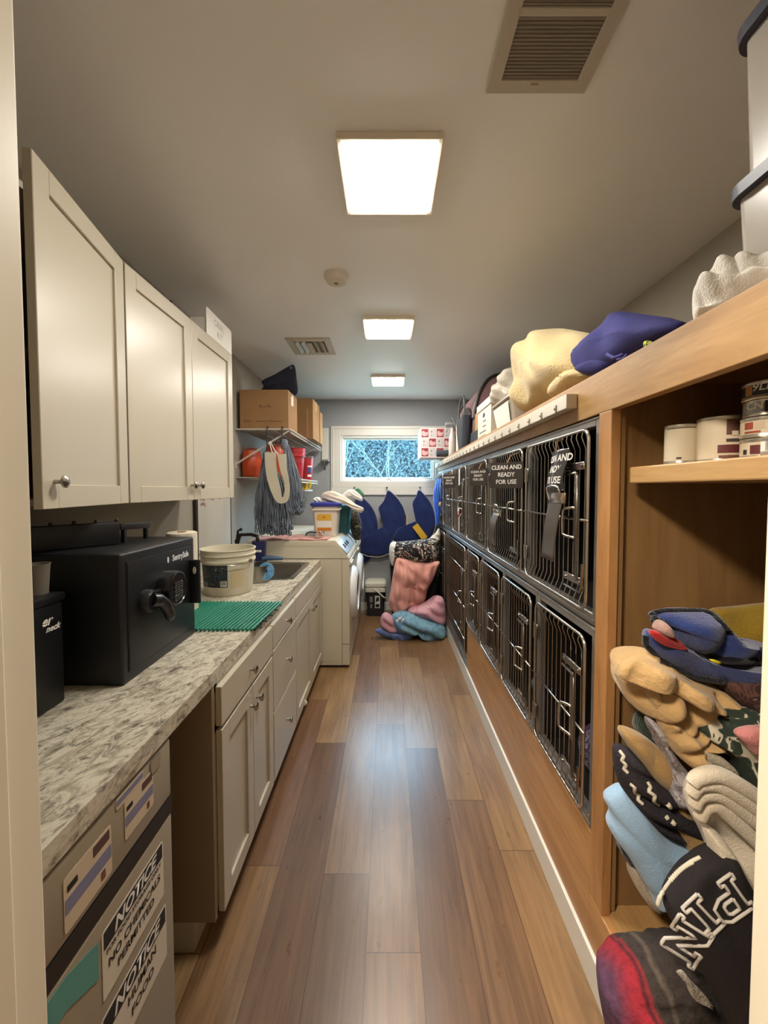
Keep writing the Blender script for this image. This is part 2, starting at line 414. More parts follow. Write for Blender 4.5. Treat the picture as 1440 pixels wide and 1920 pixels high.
# outside: bank of foliage and bare trees
bm = newbm(); nx, ny = 120, 60
V = [[bm.verts.new((-7+14*i/nx, 11.6+.5*noise.noise(Vector((i*.13, j*.16, 0)))+.35*noise.noise(Vector((i*.45, j*.5, 4)))+.15*noise.noise(Vector((i*1.1, j*1.2, 9))), -.6+(4.3+.5*noise.noise(Vector((i*.15, 7, 1))))*j/ny)) for j in range(ny+1)] for i in range(nx+1)]
for i in range(nx):
    for j in range(ny): bm.faces.new((V[i][j], V[i+1][j], V[i+1][j+1], V[i][j+1]))
hd = tag(finish('hedge', bm, mat('leafy_bank', (50, 62, 64), .95, spec=.1), smooth=True), 'pale leafy hedge bank seen through the back window', 'hedge')
hd['kind'] = 'stuff'
bm = newbm(); rn = random.Random(8)
for i in range(34000):
    p = Vector((rn.uniform(-2.2, 2.3), rn.uniform(9.6, 10.6), rn.uniform(1.3, 3.6))); 
    if p.z > 3.0 and p.x > .6 and p.x < 1.4: continue
    a = Vector((rn.gauss(0, 1), rn.gauss(0, .5), rn.gauss(0, 1))).normalized(); b = a.cross(Vector((rn.gauss(0, .4), 1, rn.gauss(0, .4)))).normalized(); s = rn.uniform(.012, .028)
    v = [bm.verts.new(p+a*s*1.6), bm.verts.new(p+b*s), bm.verts.new(p-a*s*1.6), bm.verts.new(p-b*s)]; f = bm.faces.new(v); f.material_index = rn.randrange(3)
lv = tag(finish('leaves', bm, [mat('leaf_a', (50, 62, 67), .9, spec=.1), mat('leaf_b', (55, 69, 72), .9, spec=.1), mat('leaf_c', (61, 76, 76), .9, spec=.1)]), 'loose leaves of the hedge seen through the back window', 'leaves', kind='stuff')
rnd = random.Random(3)
def bare_tree(name, x, y, h, seed, label):
    rn = random.Random(seed); bm = newbm()
    def grow(p, d, L, r, k):
        pts = [p]; q = p.copy(); dd = d.copy()
        for i in range(5):
            dd = (dd+Vector((rn.uniform(-.16, .16), rn.uniform(-.1, .1), rn.uniform(-.02, .12)))).normalized(); q = q+dd*L/5; pts.append(q.copy())
        tube(bm, pts, [r*(1-.12*i) for i in range(6)], 5)
        if k > 0:
            for i in range(2, 6):
                for s in range(1):
                    a = rn.uniform(-1, 1); nd = (dd+Vector((a*1.1, rn.uniform(-.5, .5), rn.uniform(-.1, .6)))).normalized()
                    grow(pts[i], nd, L*.5, r*.5, k-1)
    grow(Vector((x, y, 0)), Vector((0, 0, 1)), h, .026, 3)
    tag(finish(name, bm, mat('pale_bark', (76, 88, 84), .8)), label, 'tree', 'bare trees outside the window')
bare_tree('bare_tree', -1.05, 8.2, 2.6, 5, 'bare pale tree outside on the left of the window')
bare_tree('bare_tree', .15, 8.6, 1.9, 11, 'bare pale tree outside behind the middle of the window')
bare_tree('bare_tree', 1.6, 7.0, 1.8, 21, 'bare pale tree outside on the right of the window')
struct(simple('ground', mat('outdoor_ground', (120, 130, 110), .9), (-12, 12, 4.9, 14, -.2, -.05)))
# ================================================================ CEILING THINGS
LE = emis('lamp_panel_glow', (1.0, .95, .86, 1), LAMP)
FRM = mat('lamp_frame', (236, 226, 205), .5)
for i, (y, lab) in enumerate(((1.395, 'square ceiling light panel nearest the doorway'), (2.655, 'square ceiling light panel in the middle of the row'), (3.915, 'square ceiling light panel farthest away by the window'))):
    t = thing('ceiling_light', lab, 'ceiling light', (.008, y, ZC), 'ceiling light panels')
    bm = newbm()
    for a in ((-.166, -.15, -.166, .166), (.15, .166, -.166, .166), (-.15, .15, -.166, -.15), (-.15, .15, .15, .166)):
        box(bm, .008+a[0], .008+a[1], y+a[2], y+a[3], ZC-.022, ZC, .002)
    finish('frame', bm, FRM, t)
    bm = newbm(); box(bm, .008-.149, .008+.149, y-.149, y+.149, ZC-.026, ZC-.008, .003); finish('diffuser', bm, LE, t)
t = thing('smoke_detector', 'round white smoke detector on the ceiling', 'smoke detector', (-.262, 2.03, ZC))
bm = newbm(); lathe(bm, [(.064, 0), (.064, -.012), (.056, -.02), (.05, -.034), (.03, -.04)], (-.262, 2.03, ZC), 28); finish('housing', bm, mat('detector_white', (205, 196, 180), .5), t, True)
bm = newbm(); lathe(bm, [(.012, -.04), (.012, -.043), (.004, -.044)], (-.262, 2.03, ZC), 12); finish('button', bm, GREYP, t)
t = thing('ceiling_vent', 'small square louvred air vent on the ceiling beyond the smoke detector', 'air vent', (-.58, 3.01, ZC))
bm = newbm()
for a in ((-.165, -.115, -.165, .165), (.115, .165, -.165, .165), (-.115, .115, -.165, -.115), (-.115, .115, .115, .165)):
    box(bm, -.58+a[0], -.58+a[1], 3.01+a[2], 3.01+a[3], ZC-.01, ZC, .003)
VW = mat('vent_white', (190, 182, 166), .5); finish('frame', bm, VW, t)
bm = newbm()
for k in (-2, -1, 1, 2):
    for s in (-1, 1):
        pass
    box(bm, -.58+k*.045-.016, -.58+k*.045+.016, 2.9, 3.12, -.002, .002, M=Matrix.Translation((-.58+k*.045, 0, ZC-.012)) @ Matrix.Rotation(.6*(1 if k > 0 else -1), 4, 'Y') @ Matrix.Translation((.58-k*.045, 0, 0)))
box(bm, -.6, -.56, 2.9, 3.12, ZC-.02, ZC-.017)
finish('louvres', bm, VW, t)
bm = newbm(); box(bm, -.695, -.465, 2.895, 3.125, ZC-.004, ZC-.001); finish('backing', bm, mat('vent_dark', (128, 120, 106), .8), t)
t = thing('return_air_grille', 'long return air grille on the ceiling above the shelving', 'air grille', (.405, .8, ZC))
bm = newbm()
for a in ((.27, .305, .5, 1.105), (.507, .542, .5, 1.105), (.3, .51, 1.07, 1.105), (.3, .51, .915, .932), (.3, .51, .76, .775), (.3, .51, .5, .53)):
    box(bm, a[0], a[1], a[2], a[3], ZC-.012, ZC, .002)
box(bm, .385, .405, 1.078, 1.084, ZC-.016, ZC-.012)
finish('frame', bm, mat('grille_frame_paint', (186, 178, 164), .55), t)
bm = newbm()
y = .935
while y < 1.068: box(bm, .305, .507, y, y+.0035, ZC-.009, ZC-.004); y += .0085
y = .535
while y < .912:
    if not .757 < y < .776: box(bm, .305, .507, y, y+.003, ZC-.009, ZC-.004)
    y += .0085
finish('slats', bm, mat('grille_slats', (136, 128, 114), .6), t)
bm = newbm(); box(bm, .305, .507, .53, 1.07, ZC-.0065, ZC-.001); finish('filter', bm, mat('dusty_filter', (140, 132, 120), .9), t)
t = thing('hall_light', 'round ceiling light in the hallway behind the doorway', 'ceiling light', (-.8, -.3, ZC))
bm = newbm(); lathe(bm, [(.17, 0), (.17, -.03), (.12, -.05)], (-.8, -.3, ZC), 28); finish('diffuser', bm, emis('hall_glow', (1, .86, .68, 1), HALL*4), t)
# ================================================================ UPPER CABINETS
def shaker(bm, y0, y1, z0, z1, xb, t=.02, st=.06, M=None, mi=0):
    x1 = xb+t; v = []
    for a in ((y0, y0+st, z0, z1), (y1-st, y1, z0, z1), (y0+st, y1-st, z0, z0+st), (y0+st, y1-st, z1-st, z1)):
        v += box(bm, xb, x1, a[0], a[1], a[2], a[3], .0015, 1)
    v += box(bm, xb+.002, x1-.009, y0+st-.003, y1-st+.003, z0+st-.003, z1-st+.003)
    if M is not None: xf(bm, set(v), M)
def slab(bm, y0, y1, z0, z1, xb, t=.02): box(bm, xb, xb+t, y0, y1, z0, z1, .002, 1)
def knob(parent, x, y, z, M=None, r=.0155):
    bm = newbm()
    m = Matrix.Translation((x, y, z)) @ Matrix.Rotation(PI/2, 4, 'Y')
    lathe(bm, [(.006, 0), (.005, .012), (.009, .017), (r, .022), (r, .027), (r*.6, .031), (.001, .032)], n=20, M=m)
    if M is not None: xf(bm, bm.verts, M)
    return finish('knob', bm, NICKEL, parent, True)
UZ0, UZ1, UXB = 1.455, 2.305, -.955
def upper(label, y0, y1, doors):
    t = thing('wall_cabinet', label, 'cabinet', (XL, (y0+y1)/2, UZ0), 'upper wall cabinets')
    bm = newbm(); T = .018
    box(bm, XL+.001, UXB, y0, y0+T, UZ0, UZ1); box(bm, XL+.001, UXB, y1-T, y1, UZ0, UZ1)
    box(bm, XL+.001, UXB, y0+T, y1-T, UZ0, UZ0+T); box(bm, XL+.001, UXB, y0+T, y1-T, UZ1-T, UZ1)
    box(bm, XL+.001, XL+.012, y0+T, y1-T, UZ0+T, UZ1-T, mi=1); box(bm, XL+.02, UXB-.02, y0+T, y1-T, 1.87, 1.885, mi=1)
    finish('body', bm, [CAB, CABIN], t)
    for (a, b, ky, ang, hinge) in doors:
        M = None
        if ang: M = Matrix.Translation((UXB+.002, hinge, 0)) @ Matrix.Rotation(ang, 4, 'Z') @ Matrix.Translation((-UXB-.002, -hinge, 0))
        bm = newbm(); shaker(bm, a, b, UZ0-.004, UZ1+.002, UXB+.003, .021, .062, M); d = finish('door', bm, CAB, t)
        knob(d, UXB+.024, ky, UZ0+.065, M, .016)
    return t
upper('white single-door wall cabinet nearest the doorway, its door ajar', .925, 1.397, [(.93, 1.39, .975, .20, 1.39)])
upper('white double-door wall cabinet with the paper box on top', 1.40, 2.352, [(1.402, 1.866, 1.835, 0, 0), (1.87, 2.35, 1.905, 0, 0)])
# ================================================================ BASE CABINETS, COUNTER
LXB = -.556
def base(label, y0, y1, fronts, side=False):
    t = thing('base_cabinet', label, 'cabinet', (-.9, (y0+y1)/2, 0), 'base cabinets under the counter')
    bm = newbm(); T = .018
    box(bm, XL+.01, LXB, y0, y0+T, .10, .873, mi=1 if side else 0); box(bm, XL+.01, LXB, y1-T, y1, .10, .873)
    if y0 < 2.2: box(bm, XL+.01, LXB, y0+T, y1-T, .10, .118)
    else: box(bm, XL+.01, LXB, y0+T, y1-T, .10, .118)
    box(bm, XL+.01, XL+.02, y0+T, y1-T, .118, .873, mi=1)
    for z in (.10, .715, .845): box(bm, LXB-.018, LXB, y0+T, y1-T, z, z+.028)
    for yy in (y0+T, y1-T-.02): box(bm, LXB-.018, LXB, yy, yy+.02, .118, .873)
    box(bm, XL+.2, LXB-.0885, y0, y0+T, 0, .0995); box(bm, LXB-.088, LXB-.07, y0, y1, 0, .10)
    finish('body', bm, [CAB, mat('brown_side_veneer', (146, 128, 104), .6)], t)
    for f in fronts:
        bm = newbm()
        if f[0] == 'door': shaker(bm, f[1], f[2], f[3], f[4], LXB+.002, .02, .06)
        else: slab(bm, f[1], f[2], f[3], f[4], LXB+.002)
        d = finish(f[0], bm, CAB, t)
        if f[5] is not None: knob(d, LXB+.022, f[5], f[6])
    return t
base('cream base cabinet nearest the doorway, two doors under one drawer', 1.20, 1.782, [('drawer', 1.222, 1.775, .735, .865, 1.48, .80), ('door', 1.222, 1.508, .112, .722, 1.478, .655), ('door', 1.512, 1.775, .112, .722, 1.545, .655)], True)
base('cream base cabinet with three stacked drawers', 1.784, 2.236, [('drawer', 1.788, 2.232, .75, .865, 2.02, .808), ('drawer', 1.788, 2.232, .448, .742, 2.02, .60), ('drawer', 1.788, 2.232, .112, .440, 2.02, .275)])
base('cream base cabinet under the sink, farthest from the doorway', 2.238, 3.17, [('drawer_front', 2.242, 3.165, .75, .865, None, 0), ('door', 2.242, 2.70, .112, .742, 2.665, .665), ('door', 2.704, 3.165, .112, .742, 2.745, .665)])
SX0, SX1, SY0, SY1 = -1.12, -.625, 2.48, 3.04
ct = thing('countertop', 'long speckled beige laminate countertop along the left wall', 'countertop', (-.9, 1.8, .92))
bm = newbm()
for a in ((XL+.001, -.554, YF+.005, SY0), (XL+.001, SX0, SY0, SY1), (SX1, -.554, SY0, SY1), (XL+.001, -.554, SY1, 3.19)):
    box(bm, a[0], a[1], a[2], a[3], .874, .92)
bmesh.ops.remove_doubles(bm, verts=bm.verts, dist=.0002)
finish('slab', bm, m_granite(), ct)
sk = thing('sink', 'stainless steel drop-in sink at the far end of the counter', 'sink', (-.87, 2.76, .92))
bm = newbm()
rim = catmull([(SX0-.02, SY0-.02, 0), (SX1+.02, SY0-.02, 0), (SX1+.02, SY1+.02, 0), (SX0-.02, SY1+.02, 0)], 1)
def rrect(x0, x1, y0, y1, r, z, n=6):
    out = []
    for cx, cy, a0 in ((x1-r, y1-r, 0), (x0+r, y1-r, PI/2), (x0+r, y0+r, PI), (x1-r, y0+r, 3*PI/2)):
        for k in range(n+1): a = a0+PI/2*k/n; out.append(Vector((cx+r*math.cos(a), cy+r*math.sin(a), z)))
    return out
def loft(bm, loops, cap_last=True, cap_first=False, mi=0):
    R = [[bm.verts.new(p) for p in l] for l in loops]; n = len(R[0])
    for A, B in zip(R, R[1:]):
        for k in range(n): f = bm.faces.new((A[k], A[(k+1) % n], B[(k+1) % n], B[k])); f.material_index = mi
    if cap_last: bm.faces.new(R[-1]).material_index = mi
    if cap_first: bm.faces.new(R[0]).material_index = mi
    return R
loft(bm, [rrect(SX0-.018, SX1+.018, SY0-.018, SY1+.018, .045, .9205), rrect(SX0-.016, SX1+.016, SY0-.016, SY1+.016, .045, .926), rrect(SX0+.012, SX1-.012, SY0+.012, SY1-.012, .04, .927),
          rrect(SX0+.018, SX1-.018, SY0+.018, SY1-.018, .04, .918), rrect(SX0+.03, SX1-.03, SY0+.03, SY1-.03, .05, .76), rrect(SX0+.06, SX1-.06, SY0+.06, SY1-.06, .05, .745)])
finish('basin', bm, STEEL, sk, True)
bm = newbm(); lathe(bm, [(.04, .7452), (.04, .7475), (.02, .7465)], (-.87, 2.76, 0), 20); finish('drain', bm, CHROME, sk)
fa = thing('faucet', 'dark faucet behind the sink against the left wall', 'faucet', (-1.15, 2.95, .92))
bm = newbm(); lathe(bm, [(.03, 0), (.028, .02), (.016, .03), (.016, .17), (.02, .19), (.012, .20)], (-1.15, 2.95, .92), 16)
tube(bm, [(-1.15, 2.95, 1.09), (-1.12, 2.94, 1.155), (-1.03, 2.92, 1.16), (-.98, 2.9, 1.15), (-.975, 2.9, 1.11)], [.014, .014, .013, .013, .014], 10); finish('spout', bm, mat('dark_bronze', (44, 38, 36), .3, .8), fa, True)
bm = newbm(); tube(bm, [(-1.15, 2.95, 1.12), (-1.13, 2.92, 1.19), (-1.10, 2.9, 1.20)], [.01, .008, .012], 8); finish('handle', bm, mat('dark_bronze', (44, 38, 36), .3, .8), fa, True)
# ================================================================ BUILT-IN MAPLE SHELVING (right)
XF = .625
bi = thing('built_in_shelving', 'maple built-in shelving with open cubby and long top beam on the right', 'shelving', (.9, .8, 0))
bm = newbm(); box(bm, XF-.005, .648, YF+.005, 4.74, 1.722, 1.845, .002); finish('beam', bm, MAPLE, bi)
bm = newbm(); box(bm, .648, XR-.005, YF+.005, 4.74, 1.80, 1.82); finish('top_board', bm, MAPLE, bi)
bm = newbm(); box(bm, XF-.004, .648, 1.078, 1.142, .262, 1.722, .002); finish('post', bm, MAPLEV, bi)
bm = newbm(); box(bm, .648, XR-.01, 1.105, 1.125, .26, 1.80); box(bm, .648, .665, 1.085, 1.105, .27, 1.80); finish('side_panel', bm, MAPLEP, bi)
bm = newbm(); box(bm, XR-.02, XR-.005, YF+.005, 1.105, .26, 1.80); finish('back_panel', bm, MAPLEP, bi)
bm = newbm(); box(bm, XF-.004, .648, 1.142, 2.96, .108, .452, .002); box(bm, XF-.004, .648, YF+.005, 1.142, .108, .262, .002); finish('base_panel', bm, wood('maple_base', (158, 112, 66), (180, 132, 82), (194, 148, 96), 'y'), bi)
bmx = bpy.data.objects['base_panel'].data
bm = newbm(); box(bm, .645, XR-.01, YF+.005, 1.105, .245, .265, .001); finish('bottom_board', bm, MAPLE, bi)
bm = newbm(); box(bm, .662, XR-.02, YF+.01, 1.06, 1.517, 1.561, .004); box(bm, .70, XR-.02, 1.06, 1.105, 1.535, 1.561); finish('shelf', bm, wood('maple_shelf', (164, 128, 82), (186, 150, 102), (200, 166, 118), 'y'), bi)
# ================================================================ KENNELS
def kennel(label, y0, y1, z0, z1, hbars=(.5,), sp=.034, handle=True, rz=None, group='stainless steel kennels along the right wall'):
    t = thing('kennel', label, 'kennel', (.9, (y0+y1)/2, z0), group)
    bm = newbm(); xb = 1.28
    y0 += .002; y1 -= .002; z0 += .002; z1 -= .002
    for a in ((y0, y0+.006, z0, z1), (y1-.006, y1, z0, z1), (y0+.006, y1-.006, z0, z0+.006), (y0+.006, y1-.006, z1-.006, z1)):
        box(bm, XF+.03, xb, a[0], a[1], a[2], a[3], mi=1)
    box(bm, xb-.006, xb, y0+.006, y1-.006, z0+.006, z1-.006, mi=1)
    fw = .021
    for a in ((y0, y0+fw, z0, z1), (y1-fw, y1, z0, z1), (y0+fw, y1-fw, z0, z0+.036), (y0+fw, y1-fw, z1-.03, z1)):
        box(bm, XF, XF+.03, a[0], a[1], a[2], a[3], .003, 1)
    box(bm, XF-.004, XF, y0+.006, y1-.006, z0+.012, z0+.017); box(bm, XF-.003, XF, y0, y1, z1-.008, z1-.004)
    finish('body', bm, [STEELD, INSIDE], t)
    a, b, c, d = y0+fw+.004, y1-fw-.004, z0+.042, z1-.036
    X0 = XF-.006; r = .035; bm = newbm(); o = []
    for cy, cz, a0 in ((b-r, d-r, 0), (a+r, d-r, PI/2), (a+r, c+r, PI), (b-r, c+r, 3*PI/2)):
        for k in range(6): q = a0+PI/2*k/5; o.append((X0-.012, cy+r*math.cos(q), cz+r*math.sin(q)))
    tube(bm, o, .0055, 8, closed=True)
    n = max(3, int((b-a)/sp)); s_ = (b-a)/n
    for k in range(1, n):
        yy = a+k*s_; e = .018
        lim = 0
        for ed in (yy-a, b-yy):
            if ed < r: lim = r-math.sqrt(max(0, r*r-(r-ed)**2))
        tube(bm, [(X0-.012, yy, c+lim), (X0-.016, yy, c+lim+.02), (X0-.001, yy+.004, c+lim+.055), (X0-.001, yy+.004, d-lim-.055), (X0-.016, yy, d-lim-.02), (X0-.012, yy, d-lim)], .0022, 5, cap=False)
    for h in hbars:
        zz = c+(d-c)*h; tube(bm, [(X0-.017, a-.014, zz), (X0-.017, b+.010, zz)], .0042, 6)
    dr = finish('door', bm, CHROME, t, 'all')
    # latch at the near side, hinges at the far side
    bm = newbm(); ly = a+.075; zt, zb = d-.11, c+.085; big = (z1-z0) > .7
    if big: zt = c+(d-c)*.80; zb = c+(d-c)*.30
    for zz in (zt, zb): box(bm, X0-.024, X0-.016, a+.006, a+.125, zz-.012, zz+.012, .002, 1)
    for zz in (zt, zb):
        for yy in (a+.018, a+.112): lathe(bm, [(.005, 0), (.005, .004)], n=8, M=Matrix.Translation((X0-.024, yy, zz)) @ Matrix.Rotation(-PI/2, 4, 'Y'))
    tube(bm, [(X0-.026, a+.115, zt-.022), (X0-.028, a+.04, zt-.022), (X0-.028, a+.035, zt-.03), (X0-.028, a+.035, zb+.03), (X0-.026, a+.035, zb)], .0055, 6)
    tube(bm, [(X0-.026, a+.115, zb-.03), (X0-.028, a+.01, zb-.03), (X0-.028, a-.002, zb-.01), (X0-.028, a-.002, zb+.06)], .0045, 6)
    box(bm, X0-.033, X0-.027, a+.028, a+.046, zb+.12, zt-.03, .002, 1)
    finish('latch', bm, STEEL, dr, True)
    if handle:
        zm = (zt+zb)/2
        bm = newbm(); tube(bm, catmull([(X0-.03, a+.04, zm+.05), (X0-.048, a+.075, zm+.045), (X0-.052, a+.08, zm+.025), (X0-.052, a+.08, zm-.025), (X0-.048, a+.075, zm-.04), (X0-.03, a+.04, zm-.045)], 3, False), .005, 8); finish('handle', bm, CHROME, dr, 'all')
    for zz in (d-.12, c+.10):
        bm = newbm(); box(bm, X0-.014, X0-.006, b-.018, b+.02, zz-.028, zz+.028, .002, 1); tube(bm, [(X0-.014, b+.006, zz-.032), (X0-.014, b+.006, zz+.032)], .005, 8); finish('hinge', bm, STEEL, t, True)
    return t
UZ = (1.085, 1.721); ks = []
names_u = ['with the crumpled sign and a metal tag', 'with the flat sign and a curved metal tag', 'with the small square sign', 'with white and red paper tags', 'with a small sign, second from the far end', 'behind the bright blue harness at the far end']
ye = [1.143, 1.715, 2.345, 2.965, 3.585, 4.185, 4.74]
for k in range(6): kennel('upper row stainless kennel '+names_u[k], ye[k], ye[k+1], *UZ, hbars=(.5,), sp=.033)
names_l = ['nearest the doorway, against the maple post', 'second from the maple post', 'third from the maple post, red glow stand-in inside', 'fourth from the maple post, beside the tall one']
yl = [1.143, 1.59, 2.055, 2.52, 2.965]
for k in range(4): kennel('lower row small stainless kennel '+names_l[k], yl[k], yl[k+1], .452, 1.083, hbars=(.47,), sp=.034)
kennel('tall wide stainless dog kennel reaching the baseboard in the lower row', 2.967, 4.05, .11, 1.083, hbars=(.2, .48, .8), sp=.04)
kennel('tall stainless kennel behind the laundry pile', 4.052, 4.74, .11, 1.083, hbars=(.2, .48, .8), sp=.04)
# ================================================================ ON AND UNDER THE COUNTER
ZT = .9205
# mini fridge under the counter
fr = thing('mini_fridge', 'beige mini fridge with notice stickers under the counter by the doorway', 'fridge', (-.83, .73, 0))
FRG = mat('fridge_enamel', (146, 134, 114), .45, bump=(300, .05)); GASK = mat('fridge_gasket', (28, 24, 22), .6)
bm = newbm(); box(bm, -1.16, -.60, .485, .975, .02, .865, .01); 
for x in (-1.1, -.66):
    for y in (.53, .93): lathe(bm, [(.018, 0), (.018, .02)], (x, y, 0), 12)
finish('body', bm, GASK, fr, True)
bm = newbm(); box(bm, -.60, -.558, .487, .973, .712, .864, .008, 3); fdoor = finish('freezer_door', bm, FRG, fr, True)
bm = newbm(); box(bm, -.60, -.558, .487, .973, .03, .668, .008, 3); mdoor = finish('main_door', bm, FRG, fr, True)
bm = newbm(); box(bm, -.60, -.5582, .4872, .9728, .6685, .7115); finish('handle_gap', bm, BLACK, fr)
XFR = -.5575
def rq(bm, x, y0, y1, z0, z1, t=.0008, mi=0, rr=.006):
    pts = [(p.y, p.x) for p in rrect(z0, z1, y0, y1, rr, 0, 3)]
    prism(bm, pts, 'x', x, x+t, mi)
def sticker(parent, y0, y1, z0, z1, items, name='sticker', base=PAPER):
    bm = newbm(); rq(bm, XFR, y0, y1, z0, z1); s = finish(name, bm, base, parent)
    for it in items:
        if it[0] == 'r': bm = newbm(); rq(bm, XFR+.0009, *it[1:5], t=.0004, rr=.002); finish('print', bm, it[5], s)
        else:
            bm = text_bm(it[1], it[4], FX(XFR+.0016, it[2], it[3]), bold=it[6] if len(it) > 6 else .0006, align='CENTER', shear=it[7] if len(it) > 7 else 0); finish('lettering', bm, it[5], s)
    return s
TAN = mat('tan_label', (196, 178, 152), .7); BLU = mat('blue_label_band', (120, 118, 142), .7); DKR = mat('dark_red_label', (84, 58, 54), .7)
def lab3(parent, y0, z0, w=.115, h=.1):
    sticker(parent, y0, y0+w, z0, z0+h, [('r', y0+.002, y0+w-.002, z0+h*.33, z0+h*.60, BLU), ('r', y0+w*.58, y0+w*.95, z0+h*.74, z0+h*.94, DKR), ('r', y0+w*.06, y0+w*.26, z0+h*.70, z0+h*.82, INK), ('r', y0+w*.74, y0+w*.84, z0+h*.08, z0+h*.26, mat('brown_print', (110, 70, 54), .7))], base=TAN)
lab3(fdoor, .64, .728); lab3(fdoor, .795, .752, .1, .085)
sticker(fdoor, .77, .86, .838, .862, [('r', .772, .858, .846, .858, BLU)], base=TAN)
sticker(fdoor, .885, .925, .822, .86, [('r', .888, .922, .825, .857, FRG)], base=GREYP)
WST = mat('worn_white_sticker', (205, 196, 178), .7)
sticker(mdoor, .722, .928, .492, .632, [('r', .727, .923, .592, .628, INK), ('t', 'NOTICE', .825, .609, .038, WHITEINK, .0012, .25), ('t', 'FOR FOOD STORAGE ONLY', .825, .581, .0145, INK, .0003), ('t', 'NO CHEMICALS', .825, .553, .0245, INK), ('t', 'PERMITTED', .825, .522, .0245, INK)], 'notice_sign', WST)
sticker(mdoor, .715, .935, .325, .462, [('r', .720, .930, .418, .458, INK), ('t', 'NOTICE', .825, .437, .042, WHITEINK, .0012, .25), ('t', 'HUMAN', .84, .397, .028, INK), ('t', 'FOOD', .84, .36, .028, INK)], 'notice_sign', WST)
bm = newbm(); prism(bm, [(.56, .60), (.64, .595), (.712, .555), (.714, .628), (.64, .656), (.56, .662)], 'x', XFR, XFR+.0008); finish('teal_tape', bm, mat('teal_tape', (84, 142, 132), .6), mdoor)
# safe
sf = thing('safe', 'black digital home safe with keypad standing on the counter', 'safe', (-.98, 1.33, ZT))
bm = newbm(); box(bm, -1.215, -.777, 1.118, 1.548, ZT, 1.312, .008, 3); finish('body', bm, BLACKM, sf, True)
bm = newbm(); box(bm, -.778, -.7755, 1.142, 1.525, .952, 1.285); finish('door_gap', bm, mat('gap_black', (6, 6, 7), .6), sf)
bm = newbm(); tube(bm, [(-.7755, 1.147, .957), (-.7755, 1.520, .957), (-.7755, 1.520, 1.280), (-.7755, 1.147, 1.280)], .0016, 6, closed=True); finish('door_edge_highlight', bm, mat('edge_highlight_grey', (120, 122, 126), .35), sf)  # added grey tube standing in for the highlight along the door gap
bm = newbm(); box(bm, -.79, -.7735, 1.145, 1.522, .955, 1.282, .002); sd = finish('door', bm, BLACKM, sf, True)
YK, ZK = 1.338, 1.156
MX = lambda x, y, z: Matrix.Translation((x, y, z)) @ Matrix.Rotation(PI/2, 4, 'Y')
bm = newbm(); lathe(bm, [(.062, 0), (.062, .032), (.058, .045), (.054, .047), (.052, .044), (.001, .044)], n=36, M=MX(-.7735, YK, ZK)); kp = finish('keypad', bm, mat('gloss_black', (22, 22, 24), .25), sd, True)
KEYG = mat('key_grey', (120, 124, 126), .4)
for i in range(3):
    for j in range(4):
        bm = newbm(); yy = YK-.018+i*.018; zz = ZK+.018-j*.017
        box(bm, -.7295, -.7265, yy-.0058, yy+.0058, zz-.0052, zz+.0052, .0015)
        finish('key', bm, mat('key_black', (34, 35, 37), .35), kp, True)
        
bm = newbm()
for i in range(3):
    for j in range(4):
        yy = YK-.018+i*.018; zz = ZK+.018-j*.017
        tube(bm, [(-.7266, yy-.006, zz-.0055), (-.7266, yy+.006, zz-.0055), (-.7266, yy+.006, zz+.0055), (-.7266, yy-.006, zz+.0055)], .0005, 4, closed=True)
finish('key_outlines', bm, KEYG, kp)
bm = newbm(); lathe(bm, [(.036, 0), (.036, .02), (.03, .03), (.001, .03)], n=28, M=MX(-.7735, 1.222, 1.145))
vs = tube(bm, catmull([(-.745, 1.215, 1.15), (-.733, 1.24, 1.14), (-.728, 1.265, 1.11), (-.728, 1.287, 1.065)], 5, False), [.021]*5+[.018]*5+[.0165]*4+[.014, .010], 12); finish('handle', bm, mat('lever_black', (24, 24, 26), .35), sd, True)
bm = newbm(); box(bm, -.7735, -.752, 1.22, 1.30, 1.13, 1.17, .008); finish('handle_mount', bm, BLACK, sd, True)
bm = text_bm('SentrySafe', .030, FX(-.7732, 1.440, 1.252), bold=.0008, ext=.0005, align='CENTER', xscale=.88); finish('lettering', bm, mat('silver_letters', (206, 206, 208), .4, 0), sd)
bm = newbm(); lathe(bm, [(.011, 0), (.011, .0015)], n=16, M=MX(-.7732, 1.355, 1.252), sy=.5); finish('emblem', bm, mat('silver_letters', (206, 206, 208), .4, 0), sd)
bm = newbm(); box(bm, -.7735, -.735, 1.500, 1.514, 1.055, 1.225, .002); bpl = finish('side_plate', bm, BLACKM, sf, True)
bm = newbm(); lathe(bm, [(.006, 0), (.006, .002)], n=16, M=Matrix.Translation((-.752, 1.4985, 1.185)) @ Matrix.Rotation(PI/2, 4, 'X') @ Matrix.Scale(2.4, 4, (0, 1, 0))); finish('slot_insert', bm, mat('cream_dot', (214, 206, 184), .4), bpl)
# folded black rack lying on the safe
rk = thing('folding_rack', 'folded black plastic rack lying on top of the safe', 'rack', (-1.0, 1.35, 1.312))
bm = newbm(); 
A, B = at(40, 993, 1.13), at(222, 985, 1.33); C_ = at(278, 990, 1.50)
for k in range(1): pass
d = (B-A).normalized(); n_ = Vector((0, 0, 1))
def bar(bm, P, Q, w, h):
    dd = (Q-P).normalized(); side = dd.cross(Vector((0, 0, 1))).normalized(); upv = side.cross(dd)
    vs = box(bm, 0, (Q-P).length, -w/2, w/2, -h/2, h/2, min(w, h)*.15)
    m = Matrix((dd, side, upv)).transposed().to_4x4(); m.translation = P; xf(bm, vs, m)
bar(bm, Vector((A.x, A.y, 1.352)), Vector((B.x, B.y, 1.352)), .03, .075)
bar(bm, Vector((B.x, B.y, 1.372)), Vector((C_.x, C_.y, 1.362)), .018, .022)
